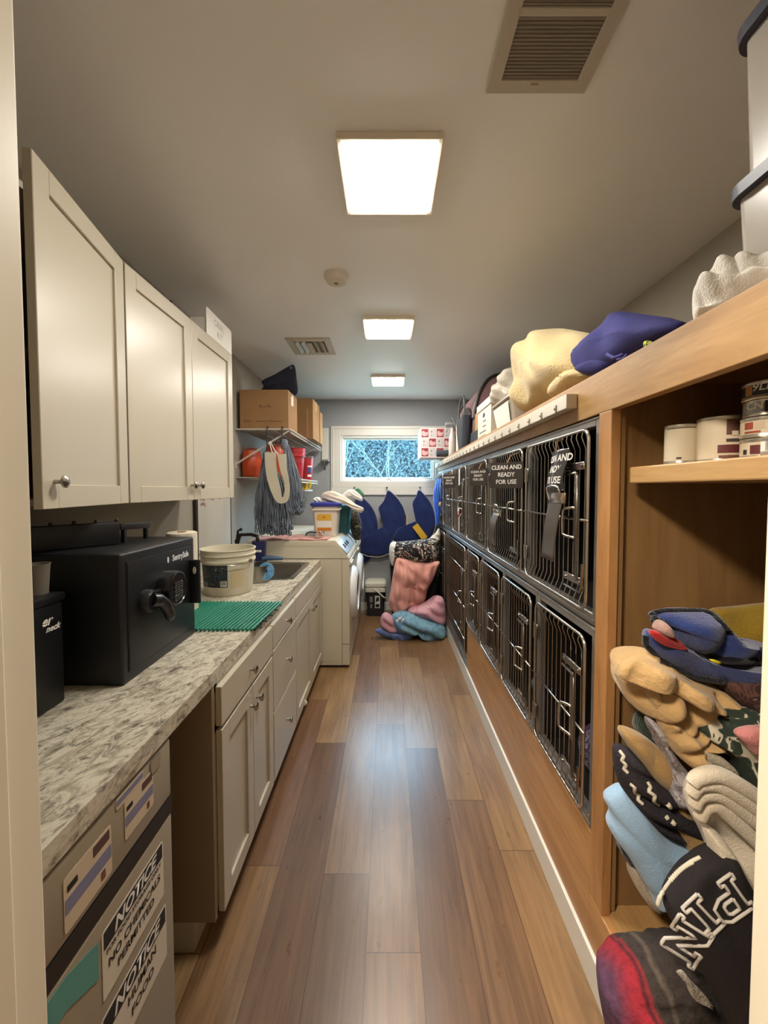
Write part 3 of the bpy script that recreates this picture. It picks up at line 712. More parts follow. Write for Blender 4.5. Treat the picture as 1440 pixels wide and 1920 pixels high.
for k in range(5):
    p = A.lerp(B, k/4.0*.95+.03); lathe(bm, [(.005, 1.388), (.006, 1.395), (.003, 1.40)], (p.x, p.y, 0), 10)
for q in (B.lerp(C_, .15), B.lerp(C_, .9)): bar(bm, Vector((q.x, q.y, 1.3125)), Vector((q.x+.001, q.y, 1.37)), .014, .014)
finish('rails', bm, BLACK, rk, True)
# black box with white script, and a cup on it
bb = thing('storage_box', 'black box with white lettering on the counter, cut by the door frame', 'box', (-.97, .98, ZT))
bm = newbm(); box(bm, -1.06, -.886, .80, 1.045, ZT, 1.20, .006); finish('body', bm, BLACKM, bb, True)
bm = newbm(); box(bm, -1.065, -.881, .795, 1.05, 1.20, 1.222, .004); finish('lid', bm, BLACKM, bb, True)
bm = text_bm('er', .034, FX(-.8855, 1.008, 1.157), bold=.001, align='RIGHT', shear=.35); finish('lettering', bm, WHITEINK, bb)
bm = text_bm('neck', .022, FX(-.8855, 1.032, 1.135), bold=.0008, align='RIGHT', shear=.35); finish('lettering', bm, WHITEINK, bb)
bm = newbm(); lathe(bm, [(.026, 0), (.031, .075), (.033, .08), (.030, .08), (.024, .006)], (-.935, 1.02, 1.2225), 24); tag(finish('cup', bm, mat('grey_cup', (112, 106, 96), .5), smooth=True), 'grey cup on the black box beside the safe', 'cup')
# paper towel roll behind the safe
pt = thing('paper_towel_roll', 'white paper towel roll standing behind the safe', 'paper towel', (-.975, 1.83, ZT))
bm = newbm(); lathe(bm, [(.02, .002), (.066, 0), (.066, .375), (.06, .379), (.02, .378)], (-.975, 1.83, ZT), 36); finish('paper', bm, mat('towel_paper', (214, 203, 182), .9, bump=(90, .5)), pt, True)
bm = newbm(); lathe(bm, [(.02, 0), (.02, .381), (.017, .381), (.017, 0)], (-.975, 1.83, ZT), 20); finish('core', bm, CARD, pt)
# green ribbed mat
gm = thing('ribbed_mat', 'green ribbed roll-up mat lying on the counter in front of the bucket', 'mat', (-.77, 1.75, ZT))
n = 26; GRN = mat('green_rubber', (16, 112, 86), .45); GRD = mat('green_rubber_dark', (8, 40, 30), .6)
bm = newbm(); bd = newbm()
for k in range(n):
    x = -.985+k*.0172; a = .035
    y0 = 1.556+.0*k; y1 = 1.952+.0*k
    tube(bm, [(x, y0, .9275), (x+.008*(1), y0+.2, .9275), (x+.016, y1, .9275)], .0058, 8)
for yy in (1.60, 1.68, 1.76, 1.84, 1.91): box(bd, -.985, -.985+n*.0172+.012, yy-.006, yy+.006, .9208, .9235)
for k in range(12):
    yy = 1.57+k*.033; box(bd, -.551, -.541+.0, yy, yy+.018, .9208, .929)
finish('ribs', bm, GRN, gm, True); finish('webbing', bd, GRD, gm)
# white bucket
def bucket(name, label, cat, c, r0, r1, h, m, group=None, ears=True, n=40):
    t = thing(name, label, cat, c, group); x, y, z = c
    bm = newbm()
    lathe(bm, [(r0*.96, .0), (r0, .006), (r0+(r1-r0)*.72, h*.72), (r1*1.02, h*.725), (r1*1.02, h*.765), (r1*.99, h*.77), (r1, h*.86), (r1*1.03, h*.865), (r1*1.03, h*.89), (r1*1.0, h*.895), (r1*1.005, h*.97), (r1*1.03, h*.98), (r1*1.03, h), (r1*.97, h), (r1*.96, h*.96), (r0*.95, .008), (.001, .008)], (x, y, z), n)
    finish('pail', bm, m, t, True); return t
bk = bucket('bucket', 'short white plastic bucket on the counter behind the green mat', 'bucket', (-.905, 2.19, ZT), .128, .145, .25, mat('bucket_white', (214, 206, 184), .4))
bm = newbm(); r = .1465
tube(bm, [(-.905+r*1.03*math.cos(a), 2.19+r*1.03*math.sin(a)-.01, 1.098-.012*math.sin(a*1.0+1.2)) for a in [(-1.35+i*.13) for i in range(24)]], .0018, 6)
lathe(bm, [(.012, 0), (.012, .012), (.004, .014)], n=12, M=Matrix.Translation((-.905+.148*math.cos(-.35), 2.19+.148*math.sin(-.35), 1.105)) @ Matrix.Rotation(PI/2, 4, 'Y'))
finish('handle', bm, CHROME, bk, True)
def wrap(bm, c, rf, a0, a1, z0, z1, n=16, off=.0012, mi=0):
    "curved label on a round vessel; rf(z) radius, angles in radians"
    V = [[bm.verts.new((c[0]+(rf(z)+off)*math.cos(a0+(a1-a0)*i/n), c[1]+(rf(z)+off)*math.sin(a0+(a1-a0)*i/n), c[2]+z)) for i in range(n+1)] for z in (z0, z1)]
    for i in range(n): bm.faces.new((V[0][i], V[0][i+1], V[1][i+1], V[1][i])).material_index = mi
def wraptext(bm, c, rf, amid, z, off=.002):
    "bend a text mesh (x along, y up, z out) round a vessel"
    for v in bm.verts:
        X, Y_, Z_ = v.co; R = rf(z+Y_)+off+Z_; a = amid+X/R
        v.co = Vector((c[0]+R*math.cos(a), c[1]+R*math.sin(a), c[2]+z+Y_))
I4 = Matrix.Identity(4)
rf = lambda z: .128+(.145-.128)*z/.25
LBD = m_pattern('dark_photo_label', [(0, (30, 34, 38)), (.46, (48, 62, 76)), (.54, (26, 28, 30)), (.64, (150, 152, 146))], 40, rough=.5)
bm = newbm(); wrap(bm, (-.905, 2.19, ZT), rf, -2.42, -1.22, .052, .172); lb = finish('label', bm, LBD, bk)
bm = newbm(); wrap(bm, (-.905, 2.19, ZT), lambda z: rf(z)+.001, -1.50, -1.25, .058, .088); finish('barcode_label', bm, PAPER, lb)
bm = newbm()
for k in range(10):
    a = -1.48+k*.022; wrap(bm, (-.905, 2.19, ZT), lambda z: rf(z)+.0018, a, a+.01, .064, .086, 1)
finish('barcode', bm, INK, lb)
bm = newbm(); wrap(bm, (-.905, 2.19, ZT), lambda z: rf(z)+.001, -2.3, -2.05, .055, .08); finish('text_patch', bm, mat('label_grey_text', (110, 116, 118), .6), lb)
bm = newbm(); wrap(bm, (-.905, 2.19, ZT), rf, -1.08, -.62, .05, .14); finish('faded_label', bm, mat('faded_label', (206, 186, 148), .7), bk)
# pot, scrubber, sink things
pot = thing('steel_pot', 'stainless steel pot standing beside the bucket at the sink', 'pot', (-.845, 2.50, .93))
bm = newbm(); lathe(bm, [(.08, .0), (.084, .004), (.086, .10), (.093, .104), (.092, .107), (.083, .104), (.081, .008), (.001, .008)], (-.83, 2.44, ZT), 36); finish('bowl', bm, STEEL, pot, True)
sb = thing('scrubber', 'blue mesh scrubber leaning against the steel pot', 'scrubber', (-.745, 2.44, .95))
BLUE1 = mat('scrubber_blue', (96, 152, 190), .6); bm = newbm()
Ms = frame(at(499, 1071, 2.40), (1, .25, 0), (0, .3, 1))
for rr in (.045, .037, .029, .021, .012): tube(bm, [Ms @ Vector((rr*math.cos(2*PI*k/24), rr*1.15*math.sin(2*PI*k/24), .003*math.sin(k*1.3))) for k in range(24)], .0042, 6, closed=True)
for k in range(10): a = 2*PI*k/10; tube(bm, [Ms @ Vector((.01*math.cos(a), .01*math.sin(a), 0)), Ms @ Vector((.044*math.cos(a), .05*math.sin(a), 0))], .003, 5)
finish('net', bm, BLUE1, sb, True)
sp = thing('dish_wand', 'blue plastic dish brush lying behind the sink', 'brush', (-.9, 3.1, ZT))
bm = newbm(); tube(bm, [(-1.0, 3.075, .945), (-.96, 3.08, .952), (-.90, 3.09, .95), (-.84, 3.10, .945)], [.016, .022, .018, .012], 10); finish('handle', bm, mat('steel_blue_plastic', (66, 92, 120), .45), sp, True)
bm = newbm(); box(bm, -1.03, -.96, 3.06, 3.10, ZT+.006, .938, .004); finish('bristles', bm, mat('dark_bristles', (34, 38, 48), .9), sp)
bc = thing('blue_caddy', 'dark blue pouch with a small white label behind the sink', 'pouch', (-1.02, 3.11, ZT))
bm = newbm(); loft(bm, [rrect(-1.085, -.985, 3.08, 3.14, .012, ZT+.0005), rrect(-1.09, -.985, 3.075, 3.14, .012, 1.0), rrect(-1.085, -.978, 3.08, 3.135, .01, 1.085)], True, True); finish('body', bm, mat('deep_blue_plastic', (34, 36, 84), .4), bc, True)
bm = newbm(); box(bm, -1.05, -1.005, 3.0735, 3.0745, 1.0, 1.018); finish('label', bm, PAPER, bc)
bo = thing('soap_bottle', 'pale plastic bottle behind the white bucket against the wall', 'bottle', (-1.12, 2.62, ZT))
bm = newbm(); lathe(bm, [(.03, 0), (.034, .01), (.034, .12), (.02, .15), (.012, .155), (.012, .175)], (-1.12, 2.62, ZT), 20); finish('bottle', bm, mat('clear_white_plastic', (206, 204, 196), .3), bo, True)
bm = newbm(); lathe(bm, [(.014, .175), (.014, .195), (.006, .2)], (-1.12, 2.62, ZT), 16); finish('cap', bm, WHITEP, bo)
# whiteboard leaning on the left wall
wbd = thing('whiteboard', 'whiteboard with red handwriting leaning on the left wall above the counter', 'whiteboard', (-1.22, 2.77, ZT))
bm = newbm(); box(bm, -1.245, -1.238, 2.52, 3.05, ZT+.004, 1.62, .001); finish('panel', bm, mat('whiteboard_white', (205, 200, 188), .3), wbd)
bm = newbm(); box(bm, -1.25, -1.233, 2.495, 2.52, ZT+.002, 1.63, .002); box(bm, -1.25, -1.233, 3.05, 3.056, ZT+.002, 1.63, .001); box(bm, -1.25, -1.233, 2.52, 3.05, 1.62, 1.63, .001); finish('frame', bm, mat('dark_board_frame', (58, 50, 46), .5), wbd)
RED = mat('red_marker', (150, 74, 66), .7)
def pen_words(o, words, h, seed):
    rn = random.Random(seed); p = Vector(o); bm = newbm()
    for n in words:
        P = [p+Vector((0, h*.3*i, h*(rn.uniform(.3, .9) if i % 2 else rn.uniform(-.05, .3)))) for i in range(n*2)]
        tube(bm, P, .0022, 4); p = p+Vector((0, h*.3*n*2+h*.5, 0))
    return bm
finish('handwriting', pen_words((-1.2375, 2.56, 1.425), (3, 5, 4), .042, 4), RED, wbd)
finish('handwriting', pen_words((-1.2375, 2.56, 1.385), (4,), .034, 5), RED, wbd)
# paper box on the wall cabinets
pb = thing('paper_box', 'white paper box with pencil writing on top of the wall cabinets', 'box', (-1.0, 2.2, UZ1))
P = [at(393, 585, 2.03), at(437, 627, 2.355), at(437, 690, 2.355), at(389, 626, 2.03)]
bm = newbm(); prism(bm, [(2.03, 2.309), (2.03, 2.44), (2.04, 2.447), (2.34, 2.447), (2.352, 2.435), (2.352, 2.309)], 'x', -.936, -.933); finish('flap', bm, PAPER, pb)
bm = newbm(); box(bm, -1.2, -.937, 2.035, 2.35, UZ1+.001, UZ1+.09, .002); finish('carton', bm, PAPER, pb)
bm = text_bm('ORAL', .05, FX(-.9325, 2.18, 2.402), bold=-.0008); finish('handwriting', bm, mat('pencil', (150, 140, 126), .8), pb)
bm = text_bm('KIT', .05, FX(-.9325, 2.19, 2.35), bold=-.0008); finish('handwriting', bm, mat('pencil', (150, 140, 126), .8), pb)
bm = newbm(); box(bm, -1.15, -.94, 1.72, 1.88, UZ1+.001, UZ1+.022, .003); tag(finish('notebook', bm, mat('dark_cover', (50, 36, 30), .6)), 'dark flat folder lying on top of the wall cabinets', 'folder')
# ================================================================ WALL SHELVES, MOPS
def wire_shelf(name, label, x1, y0, y1, z, brace, lip=.03):
    t = thing(name, label, 'shelf', (XL, (y0+y1)/2, z), 'white wire shelves on the left wall')
    bm = newbm(); k = y0
    while k <= y1: tube(bm, [(XL+.004, k, z), (x1, k, z), (x1, k, z-lip)], .0018, 5); k += .026
    for x in (XL+.01, -1.1, -.95, x1): tube(bm, [(x, y0, z-.003), (x, y1, z-.003)], .0032, 6)
    tube(bm, [(x1, y0, z-lip), (x1, y1, z-lip)], .004, 6)
    finish('wires', bm, WIRE, t)
    bm = newbm(); box(bm, XL+.003, x1, y0, y1, z+.002, z+.005); finish('liner', bm, mat('shelf_liner', (176, 168, 156), .5), t)
    if brace:
        for yy in ((y0, y1-.3) if y1-y0 > 1 else (y0,)):
            bm = newbm(); tube(bm, [(XL+.004, yy, z-.29), (x1-.01, yy, z-.015)], .007, 6); box(bm, XL+.001, XL+.008, yy-.012, yy+.012, z-.32, z-.27); tube(bm, [(XL+.004, yy, z-.004), (x1, yy, z-.004)], .006, 6); finish('brace', bm, WIRE, t)
    return t
wire_shelf('wire_shelf', 'upper white wire shelf holding cardboard boxes beside the wall cabinets', -.80, 3.21, 4.72, 2.0, True)
wire_shelf('wire_shelf', 'middle white wire shelf holding orange and red buckets', -.83, 3.21, 4.62, 1.60, False)
wire_shelf('wire_shelf', 'small low white shelf holding a yellow bundle', -.86, 4.05, 4.45, 1.495, False, .01)
def carton(name, label, x0, x1, y0, y1, z0, z1, m, texts=(), tape=True, group=None, sides=()):
    t = thing(name, label, 'box', ((x0+x1)/2, (y0+y1)/2, z0), group)
    bm = newbm(); box(bm, x0, x1, y0, y1, z0, z1, .003); 
    box(bm, x0+.004, x1-.004, y0+.004, (y0+y1)/2-.001, z1, z1+.003); box(bm, x0+.004, x1-.004, (y0+y1)/2+.001, y1-.004, z1, z1+.003)
    b = finish('carton', bm, m, t)
    if tape: bm = newbm(); box(bm, x1, x1+.0008, (y0+y1)/2-.025, (y0+y1)/2+.025, z1-.09, z1); finish('tape', bm, mat('clear_tape', (196, 168, 122), .3), t)
    return t
c1 = carton('cardboard_box', 'large brown cardboard box at the near end of the upper wire shelf', -1.225, -.82, 3.235, 3.55, 2.006, 2.325, CARD)
MK = mat('faded_marker', (96, 70, 44), .8)
def scribble(o, u, v, words, h, seed, r=.0011):
    "faded handwriting too blurred to read: a pen line per word along u, v is up"
    rn = random.Random(seed); u = Vector(u); v = Vector(v); p = Vector(o); bm = newbm()
    for n in words:
        P = [p.copy()]
        for i in range(n*3): P.append(p+u*(h*.27*(i+1)+rn.uniform(-.1, .15)*h)+v*(h*rn.uniform(.15, .95) if i % 2 == 0 else h*rn.uniform(-.05, .3)))
        tube(bm, P, r, 4); p = p+u*(h*.27*n*3+h*.9)
    return bm
for s, x, z, sz, sd_ in ((( 4,), -1.06, 2.18, .03, 1), ((3,), -1.19, 2.06, .024, 2), ((5, 6), -1.09, 2.06, .022, 3)):
    finish('handwriting', scribble((x, 3.2338, z), (1, 0, 0), (0, 0, 1), s, sz, sd_), MK, c1)
bm = newbm(); box(bm, -.8195, -.8188, 3.33, 3.40, 2.22, 2.30); finish('label', bm, PAPER, c1)
c2 = carton('cardboard_box', 'upright brown cardboard box farther along the upper wire shelf', -1.05, -.735, 3.86, 4.22, 2.006, 2.40, CARD)
bm = newbm(); box(bm, -.80, -.783, 3.857, 3.86, 2.02, 2.30); finish('flap_edge', bm, CARD2, c2)
carton('cardboard_box', 'small cardboard box behind the upright one at the end of the upper wire shelf', -.98, -.73, 4.25, 4.40, 2.006, 2.35, CARD2, tape=False)
cn = thing('recovery_cone', 'dark navy fabric recovery cone on top of the large cardboard box', 'pet cone', (-1.0, 3.45, 2.33))
bm = newbm(); inflate(bm, [Vector((x, y, z)) for x, y, z in ((-1.17, 3.50, 2.335), (-1.08, 3.42, 2.40), (-1.10, 3.42, 2.45), (-.98, 3.40, 2.50), (-.86, 3.38, 2.56), (-.80, 3.38, 2.575), (-.785, 3.40, 2.45), (-.80, 3.47, 2.34), (-.95, 3.48, 2.335))], .03, smooth_n=4, nz=(5, .006)); finish('fabric', bm, mat('dark_navy_canvas', (42, 46, 62), .85, bump=(250, .3)), cn, 'all')
bm = newbm(); lathe(bm, [(.013, 0), (.013, .003)], n=16, M=frame((-.825, 3.356, 2.545), (1, 0, 0), (0, 0, 1))); finish('snap', bm, mat('grey_snap', (110, 112, 120), .4), cn)
def pumpkin(c, r, h, label):
    t = thing('orange_pail', label, 'pail', c, 'orange pails on the middle wire shelf'); O = mat('orange_translucent', (206, 78, 36), .3, trans=.15)
    bm = newbm(); n = 36; prof = [(.82, 0), (.95, .08), (1, .35), (1, .6), (.93, .85), (.82, .97), (.84, 1), (.78, 1), (.7, .95)]
    rings = [[bm.verts.new((c[0]+r*p*(1+.03*math.cos(k*8*2*PI/n))*math.cos(2*PI*k/n), c[1]+r*p*(1+.03*math.cos(k*8*2*PI/n))*math.sin(2*PI*k/n), c[2]+q*h)) for k in range(n)] for p, q in prof]
    for A, B in zip(rings, rings[1:]):
        for k in range(n): bm.faces.new((A[k], A[(k+1) % n], B[(k+1) % n], B[k]))
    bm.faces.new(rings[0]); finish('pail', bm, O, t, 'all')
    bm = newbm(); tube(bm, [(c[0]+r*.8*math.cos(a), c[1]-.02, c[2]+h*.97-.05*math.sin(a)*0+.03*math.sin(a)) for a in [PI*i/10 for i in range(11)]], .004, 6); finish('handle', bm, mat('orange_handle', (180, 60, 30), .4), t)
pumpkin((-1.165, 3.34, 1.606), .082, .225, 'orange plastic pail at the near end of the middle wire shelf')
pumpkin((-1.0, 3.50, 1.606), .10, .29, 'larger orange plastic pail behind the hanging mops')
rb = bucket('red_bucket', 'dark red plastic bucket on the middle wire shelf', 'bucket', (-.93, 3.86, 1.606), .085, .115, .30, mat('red_plastic', (170, 40, 46), .35))
bm = newbm(); tube(bm, [(-.93+.118*math.cos(a), 3.86+.118*math.sin(a), 1.606+.25-.10*max(0, math.sin((a+PI)/1.0))) for a in [-PI+PI*i/12 for i in range(13)]], .0025, 6); finish('handle', bm, CHROME, rb)
rc = thing('red_canister', 'small red canister with a dark lid at the end of the middle wire shelf', 'canister', (-.86, 4.28, 1.606))
bm = newbm(); lathe(bm, [(.058, 0), (.06, .004), (.074, .225), (.074, .235)], (-.875, 4.2, 1.606), 32); finish('body', bm, mat('red_plastic', (170, 40, 46), .35), rc, True)
bm = newbm(); lathe(bm, [(.078, .228), (.078, .25), (.07, .256), (.001, .256)], (-.875, 4.2, 1.606), 32); finish('lid', bm, mat('grey_lid', (86, 62, 62), .5), rc, True)
bm = newbm(); wrap(bm, (-.875, 4.2, 1.606), lambda z: .06+.014*z/.225, -1.25, -.4, .07, .13); finish('label', bm, mat('blue_label', (64, 62, 112), .5), rc)
bm = newbm(); wrap(bm, (-.875, 4.2, 1.606), lambda z: .061+.014*z/.225, -1.2, -.45, .03, .055); wrap(bm, (-.875, 4.2, 1.606), lambda z: .061+.014*z/.225, -1.2, -.45, .135, .15); finish('label', bm, PAPER, rc)
ys = thing('yellow_bundle', 'yellow folded plastic bundle on the small low shelf', 'bundle', (-.9, 4.2, 1.50)); bm = newbm()
for k in range(5): tube(bm, catmull([(-.99+k*.03, 4.12, 1.51), (-.99+k*.032, 4.12, 1.56), (-.975+k*.034, 4.13, 1.588), (-.955+k*.034, 4.13, 1.56), (-.96+k*.032, 4.13, 1.51)], 4, False), .012, 8)
box(bm, -1.0, -.84, 4.1, 4.2, 1.5005, 1.512, .004); finish('bundle', bm, mat('yellow_plastic', (212, 178, 44), .4), ys, True)
# brackets seen on the back wall left of the window
t = thing('wall_bracket', 'short white wall bracket left of the window', 'bracket', (-.73, YB, 1.8))
bm = newbm(); box(bm, -.80, -.72, YB-.02, YB, 1.86, 2.25, .003); finish('plate', bm, TRIM, t)
bm = newbm(); box(bm, -.80, -.70, YB-.14, YB, 1.84, 1.86, .002); prism(bm, [(YB-.12, 1.84), (YB, 1.84), (YB, 1.74)], 'x', -.77, -.755); finish('ledge', bm, GREYP, t)
# mops
YARN = mat('grey_blue_yarn', (140, 148, 160), .95, bump=(220, .9), var=(22, (104, 112, 126), .35, .65, (1, 1, .3)))
def mop(label, hx, hy, top, spread, length, seed, n=150, loops=True, drift=0.0):
    t = thing('mop_head', label, 'mop', (hx, hy, top), 'string mop heads hanging from the wire shelf'); rn = random.Random(seed)
    bm = newbm()
    for i in range(n):
        a = rn.uniform(0, 2*PI); q = rn.random()**.6; L = length*rn.uniform(.82, 1.0); ex = hx+drift+spread*q*math.cos(a); ey = hy+spread*.33*q*math.sin(a)
        pts = []
        ph = rn.uniform(0, 6); 
        for k in range(9):
            s = k/8; e = s**.7 if s < .5 else s**.7
            pts.append((hx+(ex-hx)*min(1, e*1.25)+.006*math.sin(s*11+ph), hy+(ey-hy)*min(1, e*1.25)+.006*math.cos(s*9+ph), top-L*s))
        if loops:
            e = Vector(pts[-1]); pts += [(e.x+.008, e.y, e.z-.012), (e.x+.018, e.y, e.z-.008), (e.x+.02, e.y, e.z+.02)]
        tube(bm, pts, .0050, 5)
    o = finish('yarn', bm, YARN, t, 'all'); o['kind'] = 'stuff'
    bm = newbm(); lathe(bm, [(.02, -.01), (.03, -.03), (.028, -.07), (.02, -.09)], (hx, hy, top+.02), 14); finish('collar', bm, YARN, t, True)
    return t
mop('blue grey string mop head hanging with the white canvas strap', -.985, 3.17, 1.80, .15, .67, 1, 190, drift=.05)
mop('blue grey string mop head hanging to the right of the canvas strap', -.84, 3.17, 1.90, .075, .60, 2, 140, drift=.07)
for lab, x, z0 in (('black hook holding the left mop and canvas strap', -.985, 1.77), ('black hook holding the right mop', -.862, 1.88)):
    bm = newbm(); tube(bm, [(x, 3.225, 2.0), (x, 3.225, 2.012), (x, 3.2, 2.016), (x, 3.192, 2.0), (x, 3.19, z0+.03), (x, 3.18, z0), (x, 3.16, z0-.01), (x, 3.15, z0+.02)], .0055, 6); tag(finish('hook', bm, BLACK), lab, 'hook', 'black hooks on the wire shelf')
cs = thing('canvas_strap', 'looped off-white canvas strap hanging in front of the mop', 'strap', (-.95, 3.1, 1.6))
CAN = mat('canvas_offwhite', (204, 194, 172), .9, bump=(200, .5)); bm = newbm()
cen = [(at(x, y, 3.06), w) for x, y, w in ((507, 848, 21), (508, 872, 21), (511, 896, 20), (517, 918, 18), (524, 936, 13), (535, 936, 11), (539, 920, 9), (537, 900, 9), (532, 880, 12), (529, 852, 17))]
# flat ribbon: swept width in the picture plane turned to face the room
L = []
for i, (p, w) in enumerate(cen): L.append((p, w/F*3.06))
P2 = catmull([p for p, _ in L], 5, False); Wd = []
for i in range(len(P2)): 
    f = i/5; a = min(len(L)-1, int(f)); b = min(len(L)-1, a+1); Wd.append(L[a][1]*(1-(f-a))+L[b][1]*(f-a))
ringsV = []
for i, p in enumerate(P2):
    t_ = (P2[min(i+1, len(P2)-1)]-P2[max(0, i-1)]).normalized(); s_ = Vector((t_.z, 0, -t_.x)); w = Wd[i]; yo = -.012*(i/len(P2))
    if abs(t_.z) > .8: pass
    c = [p+s_*w/2*a_+Vector((0, yo+b_, 0)) for a_, b_ in ((-1, -.004), (1, -.004), (1, .004), (-1, .004))]
    ringsV.append([bm.verts.new(v) for v in c])
for A, B in zip(ringsV, ringsV[1:]):
    for k in range(4): bm.faces.new((A[k], A[(k+1) % 4], B[(k+1) % 4], B[k]))
bm.faces.new(ringsV[0]); bm.faces.new(ringsV[-1]); finish('strap', bm, CAN, cs, True)
bm = newbm(); tube(bm, [at(505, 828, 3.13), at(509, 845, 3.08), at(514, 852, 3.06)], .004, 6); tube(bm, [at(507, 828, 3.13), at(515, 845, 3.08), at(522, 852, 3.06)], .004, 6); finish('cords', bm, PAPER, cs)
# ================================================================ WASHER, DRYER AND WHAT STANDS ON THEM
WSH = mat('washer_enamel', (206, 196, 174), .35); DK = mat('dark_glass', (60, 66, 72), .12); CP = mat('control_panel_grey', (176, 190, 200), .3)
def washer(label, y0, y1, xf=-.318, zt=1.075, first=True):
    t = thing('washing_machine', label, 'washing machine', (-.75, (y0+y1)/2, 0), 'front-loading machines in a row')
    bm = newbm(); xb = -1.17
    prism(bm, [(xb, .02), (xf, .02), (xf, .93), (xf-.015, .945), (-.428, zt), (xb, zt)], 'y', y0, y1)
    bmesh.ops.bevel(bm, geom=bm.edges[:], offset=.006, segments=2, affect='EDGES')
    box(bm, xb+.05, xf-.03, y0+.03, y1-.03, .001, .02, mi=1)
    finish('body', bm, [WSH, BLACK], t, True)
    bm = newbm()
    box(bm, xf-.055, xf+.001, y0-.0012, y0, .03, .20, .0004); box(bm, xf-.055, xf+.001, y0-.0012, y0, .208, .9, .0004)
    box(bm, xb+.05, xf-.06, y0-.0012, y0, .10, .90, .0004); box(bm, xb+.05, xf-.09, y0-.0018, y0, .055, .085, .0004)
    box(bm, xb+.02, -.46, y0-.0018, y0, 1.03, 1.062, .0004)
    finish('side_panel', bm, WSH, t)
    bm = newbm(); box(bm, xf-.061, xf-.058, y0-.0016, y0, .03, .93); box(bm, xb+.05, xf, y0-.0016, y0, .925, .928); box(bm, xf-.058, xf, y0-.0016, y0, .202, .206)
    finish('seams', bm, mat('seam_shadow', (96, 88, 76), .7), t)
    d = Vector((xf+.005, 0, .935))-Vector((-.43, 0, 1.072)); d.normalize()
    bm = newbm(); m = frame((-.376, (y0+y1)/2, 1.008), (0, 1, 0), (-d.x, 0, -d.z))
    vs = box(bm, -(y1-y0)/2+.012, (y1-y0)/2-.012, -.062, .062, 0, .004, .0015); xf_ = m; xf2 = [v for v in vs]
    for v in bm.verts: v.co = m @ v.co
    cpn = finish('control_panel', bm, CP, t, True)
    if first:
        for a in (-.22, -.10, .02):
            bm = newbm(); box(bm, a, a+.06, -.02, .02, .004, .0048); box(bm, a+.075, a+.09, -.01, .01, .004, .0048); xf(bm, bm.verts, m) if False else [setattr(v, 'co', m @ v.co) for v in bm.verts]; finish('display', bm, DK, cpn)
    cy, cz, R = (y0+y1)/2, .56, .22
    M = MX(xf, cy, cz)
    bm = newbm(); lathe(bm, [(R+.02, 0), (R+.018, .012), (R+.005, .035), (R-.02, .05), (R-.06, .052), (R-.065, .04)], n=48, M=M); dr = finish('door', bm, mat('washer_door_white', (222, 222, 220), .25), t, True)
    bm = newbm(); lathe(bm, [(R-.062, .04), (R-.08, .03), (.05, .015), (.001, .012)], n=40, M=M); finish('door_glass', bm, DK, dr, True)
    bm = newbm(); box(bm, xf, xf+.008, y0+.03, y1-.03, .86, .90, .003); box(bm, xf, xf+.02, y0+.05, y0+.22, .865, .885, .004); finish('drawer', bm, WSH, t, True)
    return t
washer('white front-loading washing machine at the end of the counter', 3.20, 3.885)
washer('second white front-loading machine behind the first, near the window', 3.90, 4.60, first=False)
ZW = 1.0765
pc = thing('pink_cloth', 'pink cloth spread on top of the washing machine', 'cloth', (-.75, 3.35, ZW)); bm = newbm()
nx, ny = 60, 24; V = [[None]*(ny+1) for _ in range(nx+1)]
for i in range(nx+1):
    for j in range(ny+1):
        x = -1.12+.62*i/nx; y = 3.215+.22*j/ny+.02*noise.noise(Vector((i*.1, 0, 3))); 
        z = ZW+.006+.018*max(0, noise.noise(Vector((x*14, y*10, 2))))+.028*max(0, noise.noise(Vector((x*9, y*6, 7))))**1
        V[i][j] = bm.verts.new((x, y, z))
for i in range(nx):
    for j in range(ny): bm.faces.new((V[i][j], V[i+1][j], V[i+1][j+1], V[i][j+1]))
r = bmesh.ops.extrude_face_region(bm, geom=bm.faces[:])
for v in r['geom']:
    if isinstance(v, bmesh.types.BMVert): v.co.z = ZW+.001
finish('cloth', bm, cloth('pink_terry', (214, 160, 150), (196, 138, 130)), pc, 'all')
sc_ = thing('metal_scoop', 'small shiny metal scoop on the pink cloth', 'scoop', (-.6, 3.3, ZW+.03))
bm = newbm(); lathe(bm, [(.012, .0), (.03, .01), (.036, .034), (.033, .034), (.026, .012), (.001, .006)], (-.57, 3.30, ZW+.03), 24); finish('cup', bm, CHROME, sc_, True)
bm = newbm(); tube(bm, [(-.605, 3.30, ZW+.058), (-.66, 3.29, ZW+.062), (-.69, 3.29, ZW+.05), (-.692, 3.285, ZW+.03)], .006, 6); finish('handle', bm, mat('dark_bronze', (44, 38, 36), .3, .8), sc_, True)
tb = thing('detergent_tub', 'white detergent tub with yellow label and blue lid on the washing machine', 'tub', (-.56, 3.55, ZW))
bm = newbm(); loft(bm, [rrect(-.655, -.46, 3.46, 3.66, .03, ZW+.001), rrect(-.672, -.443, 3.448, 3.675, .03, ZW+.235), rrect(-.688, -.43, 3.438, 3.69, .03, ZW+.238), rrect(-.688, -.43, 3.438, 3.69, .03, ZW+.25), rrect(-.676, -.44, 3.445, 3.68, .03, ZW+.252), rrect(-.676, -.44, 3.445, 3.68, .03, ZW+.275)], True, True); finish('body', bm, mat('tub_white', (226, 212, 196), .35, trans=.1), tb, True)
bm = newbm(); loft(bm, [rrect(-.686, -.43, 3.436, 3.69, .03, ZW+.273), rrect(-.69, -.426, 3.43, 3.694, .03, ZW+.28), rrect(-.69, -.426, 3.43, 3.694, .03, ZW+.30), rrect(-.68, -.436, 3.44, 3.684, .03, ZW+.307)], True, True); finish('lid', bm, mat('tub_lid_blue', (52, 56, 142), .35), tb, True)
YL = mat('label_yellow', (216, 172, 60), .5); OR = mat('label_orange', (206, 124, 44), .5)
